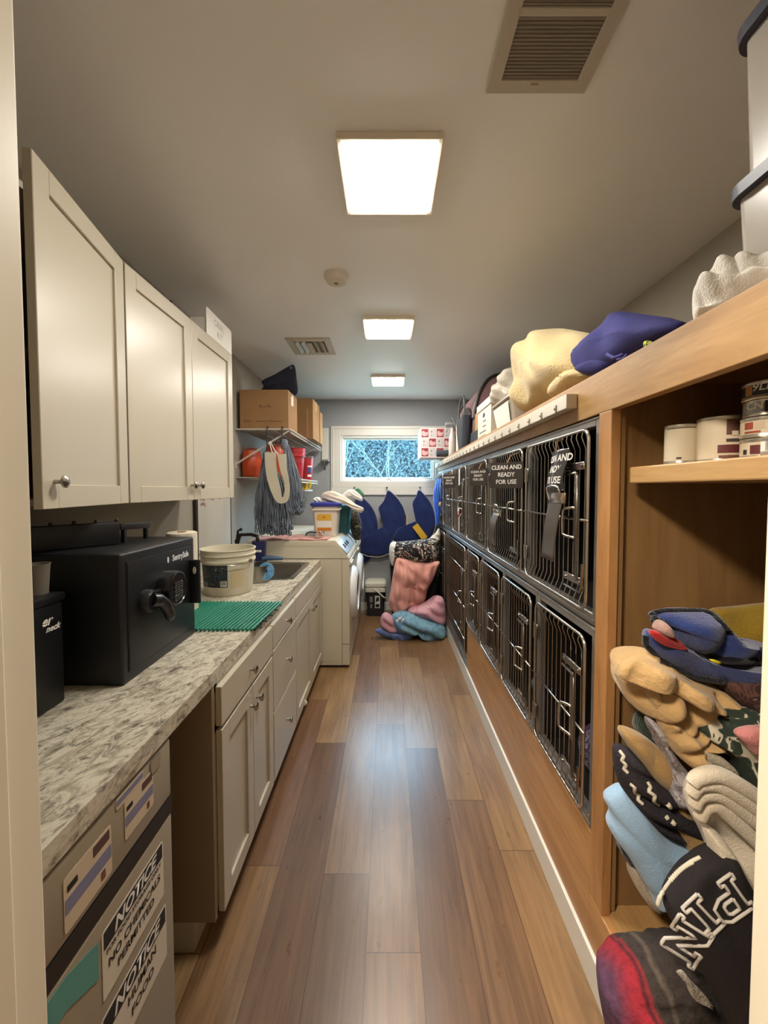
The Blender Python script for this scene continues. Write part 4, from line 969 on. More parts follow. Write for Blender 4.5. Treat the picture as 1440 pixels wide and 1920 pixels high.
for nm, z0, z1, m_, yy in (('label', .055, .205, YL, 3.4498), ('label_text_panel', .085, .145, PAPER, 3.4488), ('label_band', .055, .078, OR, 3.4488)):
    bm = newbm(); bot = 3.46+(3.448-3.46)*z0/.235; top = 3.46+(3.448-3.46)*z1/.235; o = .0012 if nm == 'label' else .002
    v = [bm.verts.new(p) for p in ((-.628, bot-o, ZW+z0), (-.50, bot-o, ZW+z0), (-.50, top-o, ZW+z1), (-.628, top-o, ZW+z1))]; bm.faces.new(v); finish(nm, bm, m_, tb)
bm = newbm(); lathe(bm, [(.013, 0), (.013, .0006)], n=20, M=frame((-.565, 3.4485, ZW+.178), (1, 0, 0), (0, 0, 1))); finish('label_roundel', bm, OR, tb)
tl = thing('teal_bin', 'teal plastic bin behind the detergent tub', 'bin', (-.45, 3.95, ZW))
bm = newbm(); loft(bm, [rrect(-.62, -.385, 3.76, 4.0, .02, ZW+.001), rrect(-.65, -.365, 3.735, 4.03, .02, ZW+.23), rrect(-.66, -.352, 3.725, 4.04, .02, ZW+.235), rrect(-.66, -.352, 3.725, 4.04, .02, ZW+.265), rrect(-.645, -.367, 3.74, 4.025, .02, ZW+.262), rrect(-.61, -.39, 3.77, 3.99, .02, ZW+.02)], True, True); finish('body', bm, mat('teal_plastic', (30, 92, 96), .4), tl, True)
tw = thing('towels', 'pile of cream and white towels on top of the tub and teal bin', 'towels', (-.4, 3.75, 1.38))
TWL = cloth('cream_towel', (222, 208, 192), (200, 184, 166)); TW2 = cloth('white_towel', (232, 228, 220), (212, 208, 198))
bm = newbm(); inflate(bm, px([(602, 934), (606, 924), (622, 920), (638, 926), (655, 936), (668, 946), (681, 952), (682, 958), (676, 962), (664, 956), (650, 946), (632, 943), (615, 941)], 3.62), .07, [(70, .035, .008)], seed=3); finish('towel', bm, TWL, tw, 'all')
bm = newbm(); inflate(bm, px([(640, 930), (650, 920), (658, 917), (668, 921), (679, 932), (679, 940), (668, 936), (656, 930), (648, 934)], 3.70), .05, [(50, .03, .008)], seed=5); finish('towel', bm, TW2, tw, 'all')
bm = newbm(); inflate(bm, px([(586, 938), (592, 932), (602, 934), (606, 942), (594, 943)], 3.62), .04, [(50, .03, .006)], seed=6); finish('towel', bm, TW2, tw, 'all')
cm = newbm(); inflate(cm, px([(655, 962), (662, 955), (672, 960), (678, 985), (676, 1010), (668, 1012), (658, 996), (656, 975)], 4.1), .09, [(80, .04, .01)], seed=8)
tag(finish('camouflage_bundle', cm, m_pattern('camo_print', [(0, (30, 28, 26)), (.42, (62, 56, 44)), (.52, (26, 24, 24)), (.62, (150, 140, 104))], 26), smooth='all'), 'dark camouflage patterned bundle between the teal bin and the blue cones', 'bundle')
# ================================================================ BACK WALL: CONES, PAIL, LAUNDRY
def cone(label, outline, Y, thick, seed, extra=()):
    t = thing('recovery_cone', label, 'pet cone', tuple(at(outline[0][0], outline[0][1], Y)), 'blue fabric recovery cones under the window')
    bm = newbm(); inflate(bm, px(outline, Y), thick, [(20, .10, .006)], nz=(9, .008), seed=seed, smooth_n=5, power=4, K=12)
    finish('fabric', bm, NAVY, t, 'all')
    return t
ZB = 4.70
A_ = cone('blue fabric recovery cone hanging leftmost under the window', [(672, 928), (684, 936), (697, 950), (706, 968), (709, 990), (706, 1012), (700, 1036), (690, 1046), (672, 1054), (664, 1030), (668, 1000), (672, 970), (664, 945)], 4.70, .022, 1)
B_ = cone('blue fabric recovery cone hanging from the middle knob', [(727, 919), (738, 926), (750, 940), (760, 958), (765, 978), (762, 1000), (750, 1020), (732, 1036), (712, 1043), (690, 1041), (672, 1034), (674, 1012), (690, 1006), (702, 1002), (712, 995), (719, 980), (717, 966), (709, 953), (720, 938)], 4.67, .018, 2)
C2 = cone('blue fabric recovery cone hanging from the right knob with a yellow strip', [(785, 918), (795, 926), (806, 940), (814, 958), (817, 978), (813, 998), (803, 1012), (786, 1020), (765, 1021), (748, 1017), (736, 1011), (741, 1000), (748, 990), (765, 992), (781, 985), (784, 975), (779, 962), (773, 944), (780, 930)], 4.60, .02, 4)
bm = newbm(); tube(bm, [at(x, y, 4.57) for x, y in ((734, 1013), (748, 1019), (766, 1023), (787, 1021), (804, 1013), (814, 999), (818, 978))], .004, 6); finish('piping', bm, mat('grey_piping', (168, 166, 160), .6), C2)
bm = newbm(); tube(bm, [at(x, y, 4.64) for x, y in ((672, 1036), (690, 1043), (712, 1045), (731, 1038))], .004, 6); tube(bm, [at(x, y, 4.64) for x, y in ((733, 922), (745, 932), (756, 949), (762, 968))], .005, 6); finish('piping', bm, mat('grey_piping', (168, 166, 160), .6), B_)
bm = newbm(); box(bm, -.009, .009, -.06, .06, -.002, .002); m = frame(at(763, 975, 4.635), (1, 0, 0), (0, 0, 1)); [setattr(v, 'co', m @ v.co) for v in bm.verts]; finish('toggle', bm, mat('tan_toggle', (190, 160, 120), .6), B_)
bm = newbm(); p0, p1 = at(779, 986, 4.55), at(796, 1009, 4.55); dd = (p1-p0).normalized(); m = frame((p0+p1)/2, dd, (dd.z*-1, 0, dd.x)); L2 = (p1-p0).length/2+.01
box(bm, -L2, L2, -.037, .037, -.003, .003, .001); [setattr(v, 'co', m @ v.co) for v in bm.verts]; finish('yellow_strip', bm, mat('yellow_strip', (214, 166, 44), .5), C2)
bm = newbm(); inflate(bm, px([(675, 1046), (697, 1043), (690, 1052), (676, 1060)], 4.72), .012, seed=3, K=6, smooth_n=3); tag(finish('recovery_cone', bm, NAVY, smooth='all'), 'corner of a blue cone poking out low beside the washing machines', 'pet cone', 'blue fabric recovery cones under the window')
bd_ = newbm(); inflate(bd_, px([(662, 925), (670, 914), (680, 922), (684, 932), (672, 930)], 4.68), .02, seed=9, K=6, smooth_n=3); tag(finish('green_bandana', bd_, cloth('green_bandana', (84, 128, 86), (58, 96, 66)), smooth='all'), 'bit of green cloth on the left knob under the window', 'cloth')
pl = thing('litter_pail', 'square black pail with white lid on the floor by the back wall', 'pail', (-.14, 4.62, 0))
bm = newbm(); loft(bm, [rrect(-.232, -.045, 4.53, 4.72, .025, .001), rrect(-.245, -.03, 4.515, 4.735, .025, .30)], True, True); finish('pail', bm, mat('pail_black', (38, 34, 36), .45), pl, True)
bm = newbm(); loft(bm, [rrect(-.262, -.016, 4.50, 4.75, .03, .295), rrect(-.262, -.016, 4.50, 4.75, .03, .335), rrect(-.255, -.022, 4.505, 4.745, .03, .34), rrect(-.255, -.022, 4.505, 4.745, .03, .36), rrect(-.265, -.012, 4.497, 4.753, .03, .362), rrect(-.262, -.016, 4.50, 4.75, .03, .395), rrect(-.23, -.04, 4.53, 4.72, .03, .415)], True, True); finish('lid', bm, mat('lid_cream', (206, 200, 182), .4), pl, True)
bm = newbm(); v = [bm.verts.new((x, 4.529-.015*z/.3-.0015, z)) for x, z in ((-.145, .10), (-.085, .10), (-.085, .25), (-.145, .25))]; bm.faces.new(v); finish('label', bm, PAPER, pl)
bm = newbm(); v = [bm.verts.new((x, 4.529-.015*z/.3-.003, z)) for x, z in ((-.135, .17), (-.095, .19), (-.10, .235), (-.13, .225))]; bm.faces.new(v)
v = [bm.verts.new((x, 4.529-.015*z/.3-.003, z)) for x, z in ((-.138, .11), (-.092, .11), (-.092, .15), (-.138, .15))]; bm.faces.new(v); finish('label_print', bm, INK, pl)
bm = newbm(); v = [bm.verts.new((x, 4.529-.015*z/.3-.0015, z)) for x, z in ((-.20, .10), (-.178, .10), (-.178, .15), (-.20, .15))]; bm.faces.new(v)
v = [bm.verts.new((x, 4.529-.015*z/.3-.0015, z)) for x, z in ((-.205, .17), (-.172, .17), (-.172, .24), (-.205, .24))]; bm.faces.new(v); finish('print', bm, mat('pale_print', (130, 126, 124), .6), pl)
bm = newbm(); tube(bm, [(-.15, 4.492, .335), (-.10, 4.47, .30), (-.04, 4.46, .245), (-.012, 4.49, .23)], .007, 6); finish('handle', bm, WHITEP, pl)
# hamper and laundry
hm = thing('laundry_hamper', 'dark hamper hidden under the laundry in the far right corner', 'hamper', (.3, 4.4, 0))
bm = newbm(); loft(bm, [rrect(.06, .53, 4.16, 4.62, .06, .001), rrect(.03, .55, 4.13, 4.65, .06, .74), rrect(.06, .53, 4.16, 4.62, .06, .735), rrect(.09, .50, 4.2, 4.6, .06, .03)], True, True); finish('basket', bm, mat('hamper_dark', (34, 30, 32), .8), hm, True)
PNK = cloth('dusty_pink_plush', (228, 166, 152), (206, 138, 126)); 
fl = thing('fleece_blanket', 'black and cream patterned fleece on top of the laundry hamper', 'blanket', (.3, 4.3, .8))
bm = newbm(); inflate(bm, px([(735, 1018), (760, 1015), (790, 1012), (818, 1010), (823, 1028), (821, 1050), (805, 1056), (780, 1056), (755, 1048), (738, 1048), (731, 1036)], 4.15), .17, [(10, .09, .016)], seed=12); finish('cloth', bm, m_pattern('black_cream_print', [(0, (28, 24, 26)), (.50, (24, 22, 24)), (.54, (204, 192, 172)), (.60, (30, 26, 28)), (.66, (116, 44, 48))], 11, dist=2.4), fl, 'all')
bm = newbm(); inflate(bm, px([(731, 1020), (742, 1016), (748, 1030), (742, 1046), (736, 1062), (730, 1046)], 4.12), .08, [(80, .05, .01)], seed=13); finish('lining', bm, TW2, fl, 'all')
bm = newbm(); inflate(bm, px([(800, 1016), (816, 1000), (823, 990), (826, 1004), (822, 1016)], 4.35), .06, [(60, .05, .012)], seed=33); finish('cloth_corner', bm, TWL, fl, 'all')
bm = newbm(); inflate(bm, px([(742, 1050), (752, 1046), (775, 1052), (800, 1056), (824, 1052), (820, 1066), (812, 1086), (802, 1104), (796, 1126), (780, 1136), (765, 1140), (757, 1154), (746, 1158), (735, 1144), (728, 1130), (732, 1108), (736, 1080)], 4.02), .09, [(8, .085, .022), (60, .13, .012)], nz=(7, .02), seed=14, K=20)
tag(finish('pink_blanket', bm, PNK, smooth='all'), 'dusty pink plush blanket spilling down the front of the hamper', 'blanket')
bm = newbm(); inflate(bm, px([(800, 1128), (815, 1118), (830, 1120), (836, 1140), (836, 1165), (828, 1172), (800, 1160), (765, 1148), (770, 1138)], 3.98), .13, [(70, .10, .018)], seed=15)
tag(finish('pink_print_blanket', bm, m_pattern('pink_print', [(0, (214, 160, 172)), (.56, (196, 140, 156)), (.66, (222, 208, 160)), (.72, (140, 140, 168))], 14), smooth='all'), 'pink printed blanket on the floor against the kennels', 'blanket')
bm = newbm(); inflate(bm, px([(735, 1152), (760, 1146), (795, 1158), (828, 1170), (836, 1180), (834, 1194), (812, 1199), (792, 1196), (780, 1184), (765, 1188), (745, 1184), (738, 1172)], 3.9), .14, [(60, .12, .022)], seed=16)
tag(finish('light_blue_blanket', bm, m_pattern('blue_star_print', [(0, (122, 162, 178)), (.52, (106, 148, 172)), (.62, (96, 128, 170)), (.70, (206, 200, 190))], 11), smooth='all'), 'light blue star print blanket lowest in the laundry pile', 'blanket')
bm = newbm(); inflate(bm, px([(714, 1158), (722, 1148), (736, 1156), (740, 1172), (746, 1184), (728, 1186), (714, 1176)], 3.88), .07, [(50, .06, .012)], seed=17)
tag(finish('pink_towel', bm, cloth('pale_pink_print', (212, 160, 166), (190, 138, 148)), smooth='all'), 'small pale pink towel at the left of the laundry pile', 'towel')
bm = newbm(); inflate(bm, px([(703, 1184), (712, 1178), (730, 1186), (755, 1188), (780, 1186), (772, 1196), (757, 1204), (730, 1196)], 3.84), .05, [(20, .08, .012)], seed=18)
tag(finish('blue_cloth', bm, cloth('periwinkle_cloth', (92, 110, 160), (70, 84, 132)), smooth='all'), 'periwinkle blue cloth flat on the floor in front of the laundry', 'cloth')
# blue harness hanging at the far kennel corner
hn = thing('blue_harness', 'bright blue harness with straps hanging on the far end of the kennels', 'harness', (.58, 4.35, 1.6))
BB = cloth('bright_blue_nylon', (52, 100, 206), (34, 70, 168), (300, .3)); 
bm = newbm(); inflate(bm, px([(820, 898), (828, 900), (832, 925), (834, 950), (832, 975), (826, 960), (822, 984), (817, 984), (815, 960), (812, 935), (815, 912)], 4.30), .045, [(85, .03, .01)], seed=19); finish('body', bm, BB, hn, 'all')
bm = newbm()
for dx in (-4, -1, 2): tube(bm, [at(824+dx, 898, 4.24), at(822+dx*1.3, 915, 4.22), at(824+dx*1.2, 935, 4.22)], .006, 6)
finish('straps', bm, mat('light_blue_strap', (96, 150, 226), .6), hn, 'all')
bm = newbm(); inflate(bm, px([(822, 944), (826, 940), (828, 946), (824, 951)], 4.23), .012, K=5, smooth_n=3); finish('buckle', bm, mat('tan_buckle', (206, 168, 116), .5), hn, 'all')
bm = newbm(); tube(bm, [(.60, 4.30, 1.66), (.585, 4.30, 1.64), (.575, 4.30, 1.60)], .004, 6); finish('loop', bm, BLACK, hn)
# ================================================================ SIGNS AND TAGS ON THE KENNELS
SG = mat('sign_black', (58, 52, 48), .35); XS = XF-.045
def sign(label, y, z, w, h, lines, sz, x=XF-.085, m=SG, ink=WHITEINK, group='black ready signs on the upper kennels', turn=.75):
    "a card hung from the bars, swung a little toward the doorway"
    t = thing('hanging_sign', label, 'sign', (x, y, z+h/2), group)
    R = Matrix.Translation((x, y, z)) @ Matrix.Rotation(turn, 4, 'Z') @ Matrix.Translation((-x, -y, -z))
    bm = newbm(); box(bm, x, x+.0015, y-w/2, y+w/2, z-h/2, z+h/2, M=R); finish('card', bm, m, t)
    bm = newbm(); tube(bm, [(x+.001, y-.012, z+h/2-.006), (x+.02, y, z+h/2+.03), (XF-.02, y+.02, z+h/2+.045)], .0022, 5); tube(bm, [(x+.001, y+.012, z+h/2-.006), (x+.02, y, z+h/2+.03)], .0022, 5); finish('cord', bm, mat('tan_cord', (150, 118, 84), .8), t)
    for i, s in enumerate(lines):
        bm = text_bm(s, sz, R @ FX(x-.0008, y, z+h*.30-i*sz*1.22, -1), bold=sz*.022); finish('lettering', bm, ink, t)
    return t
RL = ('CLEAN AND', 'READY', 'FOR USE')
sign('black CLEAN AND READY FOR USE sign, flat, on the second upper kennel', 1.76, 1.565, .165, .118, RL, .027)
sign('small black ready sign on the third upper kennel', 2.30, 1.575, .115, .10, RL, .0185)
sign('small black ready sign on the fifth upper kennel toward the window', 3.38, 1.57, .13, .115, RL, .021)
# crumpled sign on the nearest kennel: a bent sheet
t = thing('hanging_sign', 'crumpled black ready sign with a blue sheen on the nearest upper kennel', 'sign', (XS, 1.335, 1.63), 'black ready signs on the upper kennels')
def bent(y, z): return XS-.012*math.sin((y-1.25)*26)-.010*math.sin((z-1.5)*30+1)
def sheet(bm, y0, y1, z0, z1, f, n=16, off=0, skew=0.0, th=.0012):
    V = [[bm.verts.new((f(y0+(y1-y0)*i/n, z0+(z1-z0)*j/n)+off, y0+(y1-y0)*i/n, z0+(z1-z0)*j/n+skew*(i/n-.5)*(1-j/n))) for j in range(n+1)] for i in range(n+1)]
    for i in range(n):
        for j in range(n): bm.faces.new((V[i][j], V[i+1][j], V[i+1][j+1], V[i][j+1]))
    r = bmesh.ops.extrude_face_region(bm, geom=bm.faces[:])
    for v in r['geom']:
        if isinstance(v, bmesh.types.BMVert): v.co.x += th
bm = newbm(); sheet(bm, 1.255, 1.415, 1.475, 1.635, bent, skew=-.05); finish('card', bm, mat('sign_gloss_black', (62, 60, 60), .18), t, 'all')
for i, s in enumerate(RL):
    bm = text_bm(s, .032, FX(0, 1.325, 1.605-i*.037, -1), bold=.0008)
    for v in bm.verts: v.co.x = bent(v.co.y, v.co.z)-.002
    finish('lettering', bm, WHITEINK, t)
bm = newbm(); tube(bm, [(XS, 1.33, 1.63), (XS, 1.335, 1.665), (XF-.02, 1.335, 1.672)], .003, 5); finish('cord', bm, mat('tan_cord', (150, 118, 84), .8), t)
# metal hanging clip plates
def plate(label, y, zt, h, w, curve, lean):
    t = thing('clipboard', label, 'clipboard', (XS, y, zt), 'metal clip plates on the upper kennels')
    f = lambda yy, zz: XS-.010-curve*math.sin((zt-zz)/h*PI)-.03*(zt-zz)/h
    bm = newbm(); sheet(bm, y-w/2, y+w/2, zt-h, zt-.03, f, 10)
    for v in bm.verts: v.co.y += lean*(zt-v.co.z)
    finish('plate', bm, mat('dull_metal_plate', (120, 112, 104), .32, .85), t, 'all')
    bm = newbm(); box(bm, XS-.022, XS-.006, y-w/2-.004, y+w/2+.004, zt-.045, zt-.01, .003); tube(bm, catmull([(XS-.02, y-w*.42, zt-.035), (XS-.03, y-w*.42, zt+.008), (XS-.03, y+w*.42, zt+.008), (XS-.02, y+w*.42, zt-.035)], 4, False), .0035, 6); finish('clip', bm, CHROME, t, True)
plate('straight metal clip plate on the nearest upper kennel', 1.29, 1.50, .235, .10, .006, .045)
plate('curved metal clip plate on the second upper kennel', 1.97, 1.41, .20, .11, .02, .02)
def papertag(label, y, z, w, h, m, m2=None):
    t = thing('paper_tag', label, 'tag', (XS, y, z), 'paper tags on the fourth upper kennel')
    bm = newbm(); box(bm, XS, XS+.001, y-w/2, y+w/2, z-h/2, z+h/2); finish('card', bm, m, t)
    bm = newbm(); tube(bm, [(XS, y, z+h/2-.004), (XS+.02, y, z+h/2+.03)], .002, 5); finish('string', bm, PAPER, t)
    if m2: bm = newbm(); box(bm, XS-.001, XS, y-w/2, y+w/2, z-h/2, z-h*.2); finish('band', bm, m2, t)
papertag('narrow white paper tag high on the fourth upper kennel', 3.12, 1.60, .05, .13, PAPER)
papertag('white and red paper tag below the bar of the fourth upper kennel', 3.15, 1.345, .06, .10, PAPER, mat('red_band', (206, 96, 92), .6))
papertag('tan paper tag lowest on the fourth upper kennel', 3.12, 1.22, .06, .12, mat('tan_paper', (170, 140, 116), .8))
# bedding and a red glow seen behind the bars
def wad(label, c, s, m, seed, name='bedding'):
    bm = newbm(); x, y, z = c
    o = [Vector((x+s[0]*.2, y+s[1]*math.cos(a), z+s[2]*(.5+.5*math.sin(a))+s[2]*.12*math.sin(3*a+seed))) for a in [2*PI*i/12 for i in range(12)]]
    inflate(bm, o, s[0], [(30, .08, .012)], seed=seed, K=10); 
    for v in bm.verts: v.co.z = max(v.co.z, z)
    return tag(finish(name, bm, m, smooth='all'), label, 'bedding', 'bedding inside the lower kennels')
wad('purple patterned bedding in the nearest lower kennel', (.82, 1.36, .465), (.12, .17, .17), m_pattern('purple_print', [(0, (60, 40, 74)), (.5, (120, 108, 130)), (.58, (40, 34, 52)), (.68, (160, 160, 170))], 22), 41)
wad('blue and green bedding in the second lower kennel', (.82, 1.82, .465), (.12, .17, .13), m_pattern('teal_print', [(0, (30, 60, 66)), (.5, (70, 100, 110)), (.58, (28, 38, 46)), (.68, (110, 130, 140))], 20), 42)
wad('dark red wad added for the red glow in the third lower kennel', (.80, 2.28, .465), (.12, .17, .36), cloth('red_glow_cloth', (96, 26, 32), (70, 18, 24)), 43)  # wad added for a dark red glow, put into its colour
# ================================================================ WHITE RAIL ON THE BEAM
t = thing('rail', 'long white clip rail fixed along the front of the maple beam', 'rail', (.6, 2.9, 1.785))
bm = newbm(); box(bm, .583, .6185, 1.27, 4.72, 1.765, 1.812, .002); finish('channel', bm, mat('rail_white', (206, 198, 182), .45), t)
y = 1.34; k = 0
RCL = mat('clip_grey', (150, 144, 132), .5)
while y < 4.66:
    bm = newbm(); box(bm, .579, .583, y, y+.010, 1.764, 1.79, .001); box(bm, .574, .583, y+.002, y+.008, 1.774, 1.780, .001)
    finish('clip', bm, RCL, t); y += .125; k += 1
# ================================================================ THINGS ON TOP OF THE SHELVING
ZS = 1.8455; ZD = 1.821
FLW = mat('white_fleece', (232, 226, 216), .95, bump=(200, .35), sheen=.4)
bm = newbm(); inflate(bm, [at(x, y, Y) for x, y, Y in ((1299, 585, .86), (1306, 565, .87), (1335, 542, .86), (1365, 520, .84), (1392, 508, .82), (1425, 508, .78), (1480, 500, .74), (1560, 500, .68), (1560, 545, .66), (1500, 530, .68), (1440, 545, .72), (1380, 570, .77), (1335, 590, .81), (1305, 606, .84))], .045, [(60, .045, .024), (20, .03, .008)], seed=51, K=26, nz=(12, .008))
tag(finish('white_fleece', bm, FLW, smooth='all'), 'crumpled white fleece on the beam under the storage totes', 'fleece')
CLR = mat('clear_tote_plastic', (206, 198, 186), .25, trans=.35, ior=1.3); LID = mat('tote_lid_navy', (52, 54, 70), .4)
def tote(label, z0, z1, x0, x1, y0, y1, dx=0):
    t = thing('storage_tote', label, 'tote', ((x0+x1)/2, (y0+y1)/2, z0), 'stacked storage totes at the doorway end'); s = .012
    bm = newbm()
    loft(bm, [rrect(x0+s, x1-s, y0+s, y1-s, .02, z0), rrect(x0+.004, x1-.004, y0+.004, y1-.004, .02, z1-.03), rrect(x0+.004, x1-.004, y0+.004, y1-.004, .02, z1-.012), rrect(x0+.008, x1-.008, y0+.008, y1-.008, .02, z1-.014), rrect(x0+s+.004, x1-s-.004, y0+s+.004, y1-s-.004, .02, z0+.004)], True, True); finish('tub', bm, CLR, t, True)
    bm = newbm(); loft(bm, [rrect(x0-.012, x1+.012, y0-.012, y1+.012, .045, z1-.03), rrect(x0-.014, x1+.014, y0-.014, y1+.014, .045, z1-.008), rrect(x0-.002, x1+.002, y0-.002, y1+.002, .045, z1), rrect(x0+.02, x1-.02, y0+.02, y1-.02, .04, z1-.006)], True, True)
    box(bm, x0-.02, x0-.008, (y0+y1)/2-.06, (y0+y1)/2+.06, z1-.035, z1-.004, .003); finish('lid', bm, LID, t, True)
    bm = newbm(); box(bm, x0+.05, x1-.05, y0+.05, y1-.05, z0+.012, z1-.08, .05, 4)
    for v in bm.verts: v.co += Vector((noise.noise(v.co*9), noise.noise(v.co*9+Vector((5, 0, 0))), noise.noise(v.co*9+Vector((0, 5, 0)))))*.02
    finish('contents', bm, m_pattern('tote_contents', [(0, (150, 146, 142)), (.5, (206, 200, 194)), (.6, (120, 112, 104)), (.68, (190, 182, 172))], 14), t, 'all')
    return t
tote('lower clear storage tote with a navy lid, standing on the white fleece', 1.90, 2.10, .692, 1.10, .49, .80)
tote('upper clear storage tote with a navy lid, stacked at the ceiling', 2.102, 2.40, .695, 1.11, .49, .80)
# navy tote bag
NB = mat('royal_navy_cloth', (50, 50, 118), .85, bump=(260, .3), var=(4, (38, 38, 96), .3, .7))
bg = thing('fabric_bag', 'folded navy blue fabric bag lying on the beam', 'bag', (.8, 1.1, ZS))
bm = newbm(); o = [(1072, 668, 1.42), (1085, 652, 1.40), (1110, 640, 1.36), (1140, 612, 1.30), (1172, 588, 1.24), (1182, 586, 1.22), (1235, 594, 1.08), (1294, 603, .92), (1262, 626, .95), (1215, 650, 1.05), (1160, 684, 1.18), (1118, 703, 1.30), (1080, 697, 1.40)]
inflate(bm, [at(*q) for q in o], .045, [(25, .14, .014)], nz=(4, .012), seed=52, K=16, smooth_n=2); finish('cloth', bm, NB, bg, 'all')
bm = newbm(); inflate(bm, [at(*q) for q in ((1076, 694, 1.36), (1100, 684, 1.33), (1150, 670, 1.23), (1178, 662, 1.16), (1150, 688, 1.20), (1118, 704, 1.27))], .03, seed=53, K=10, smooth_n=3); finish('flap', bm, NB, bg, 'all')
bm = newbm(); tube(bm, [at(1137, 664, 1.17), at(1150, 671, 1.15), at(1160, 668, 1.14), at(1180, 658, 1.12), at(1170, 672, 1.12), at(1156, 676, 1.13)], .005, 6); finish('tie', bm, mat('light_navy_tie', (92, 92, 168), .8), bg, True)
bm = newbm(); inflate(bm, [at(*q) for q in ((1206, 650, 1.02), (1214, 644, 1.02), (1226, 644, 1.0), (1232, 648, .98), (1216, 656, 1.0))], .015, K=6, smooth_n=3); tag(finish('green_ribbon', bm, m_pattern('green_yellow', [(0, (70, 100, 40)), (.5, (200, 200, 90))], 90), smooth='all'), 'bit of green and yellow ribbon under the navy bag', 'ribbon')
# cream blanket
bl = thing('cream_blanket', 'bulky folded cream knit blanket on top of the shelving', 'blanket', (.85, 1.65, ZS)); CRM = mat('cream_knit', (232, 208, 156), .95, bump=(110, 1.0), sheen=.3, var=(4, (216, 190, 136), .3, .7))
bm = newbm(); o = [(978, 770, 1.96), (974, 745, 1.99), (982, 712, 2.01), (992, 672, 2.0), (1010, 644, 1.95), (1038, 626, 1.84), (1062, 619, 1.76), (1100, 626, 1.62), (1128, 634, 1.5), (1124, 660, 1.45), (1100, 690, 1.44), (1085, 706, 1.46), (1060, 720, 1.54), (1030, 738, 1.68), (1014, 752, 1.78), (1002, 772, 1.86)]
inflate(bm, [at(*q) for q in o], .13, [(48, .15, .018)], nz=(5, .025), seed=54, K=24, back=1.5); finish('body', bm, CRM, bl, 'all')
bm = newbm(); inflate(bm, [at(*q) for q in ((1030, 742, 1.62), (1040, 722, 1.62), (1065, 704, 1.55), (1090, 698, 1.46), (1112, 700, 1.38), (1100, 712, 1.38), (1070, 728, 1.48), (1045, 742, 1.57))], .05, [(50, .02, .006)], seed=55, K=12); finish('ribbed_edge', bm, CRM, bl, 'all')
# shoe-box bin with a clear bag
bn = thing('plastic_bin', 'clear plastic bin with a paper label, on the shelving by the cream blanket', 'bin', (.85, 2.25, ZS))
bm = newbm(); x0, x1, y0, y1 = .665, 1.0, 2.07, 2.47
loft(bm, [rrect(x0+.03, x1-.03, y0+.03, y1-.03, .03, ZS+.001), rrect(x0+.006, x1-.006, y0+.006, y1-.006, .03, ZS+.16), rrect(x0-.006, x1+.006, y0-.006, y1+.006, .03, ZS+.162), rrect(x0-.006, x1+.006, y0-.006, y1+.006, .03, ZS+.175), rrect(x0+.008, x1-.008, y0+.008, y1-.008, .03, ZS+.174), rrect(x0+.034, x1-.034, y0+.034, y1-.034, .03, ZS+.006)], True, True); finish('tub', bm, mat('clear_bin', (196, 184, 168), .3, trans=.4, ior=1.2), bn, True)
bm = newbm(); v = [bm.verts.new(p) for p in ((x0+.0235, 2.16, ZS+.02), (x0+.0235, 2.42, ZS+.02), (x0+.0025, 2.44, ZS+.145), (x0+.0025, 2.15, ZS+.145))]; bm.faces.new(v); bmesh.ops.translate(bm, verts=bm.verts, vec=(-.003, 0, 0)); finish('label', bm, PAPER, bn)
bm = newbm(); inflate(bm, [at(*q) for q in ((926, 757, 2.5), (930, 735, 2.5), (944, 715, 2.4), (960, 694, 2.3), (985, 688, 2.2), (1000, 700, 2.15), (990, 735, 2.15), (965, 750, 2.2), (945, 760, 2.35))], .09, [(60, .07, .008)], nz=(9, .02), seed=56, K=16); tag(finish('clear_bag', bm, mat('clear_bag_plastic', (214, 204, 186), .25, trans=.3, bump=(30, .8), ior=1.2), smooth='all'), 'clear plastic bag of white things heaped on the plastic bin', 'bag')
bm = newbm(); tube(bm, [at(946, 704, 2.42), at(950, 697, 2.42), at(955, 700, 2.40), at(957, 706, 2.38)], .006, 6); tag(finish('cable_loop', bm, mat('orange_cord', (206, 110, 60), .6)), 'short orange cord loop sticking up behind the clear bag', 'cord')
# white file box
fb = thing('file_box', 'white cardboard file box with a lid beside the plastic bin', 'box', (.84, 2.7, ZS))
bm = newbm(); box(bm, .672, 1.0, 2.525, 2.885, ZS+.0005, ZS+.225, .002); finish('carton', bm, mat('box_white', (222, 212, 190), .75), fb)
bm = newbm(); box(bm, .664, 1.008, 2.517, 2.893, ZS+.215, ZS+.262, .002); finish('lid', bm, mat('box_white', (222, 212, 190), .75), fb)
bm = newbm(); lathe(bm, [(.016, 0), (.016, .001)], n=16, M=Matrix.Translation((.6705, 2.705, ZS+.17)) @ Matrix.Rotation(PI/2, 4, 'Y') @ Matrix.Scale(1.8, 4, (0, 1, 0))); finish('hand_hole', bm, INK, fb)
PR = mat('pencil_print', (112, 104, 92), .8)
for i, (w, z) in enumerate(((.10, .125), (.11, .09), (.22, .055), (.26, .03))):
    bm = newbm(); box(bm, .6705, .6718, 2.60+.05, 2.65+w*.8, ZS+z, ZS+z+(.009 if i < 3 else .004)); finish('print_line', bm, PR, fb)
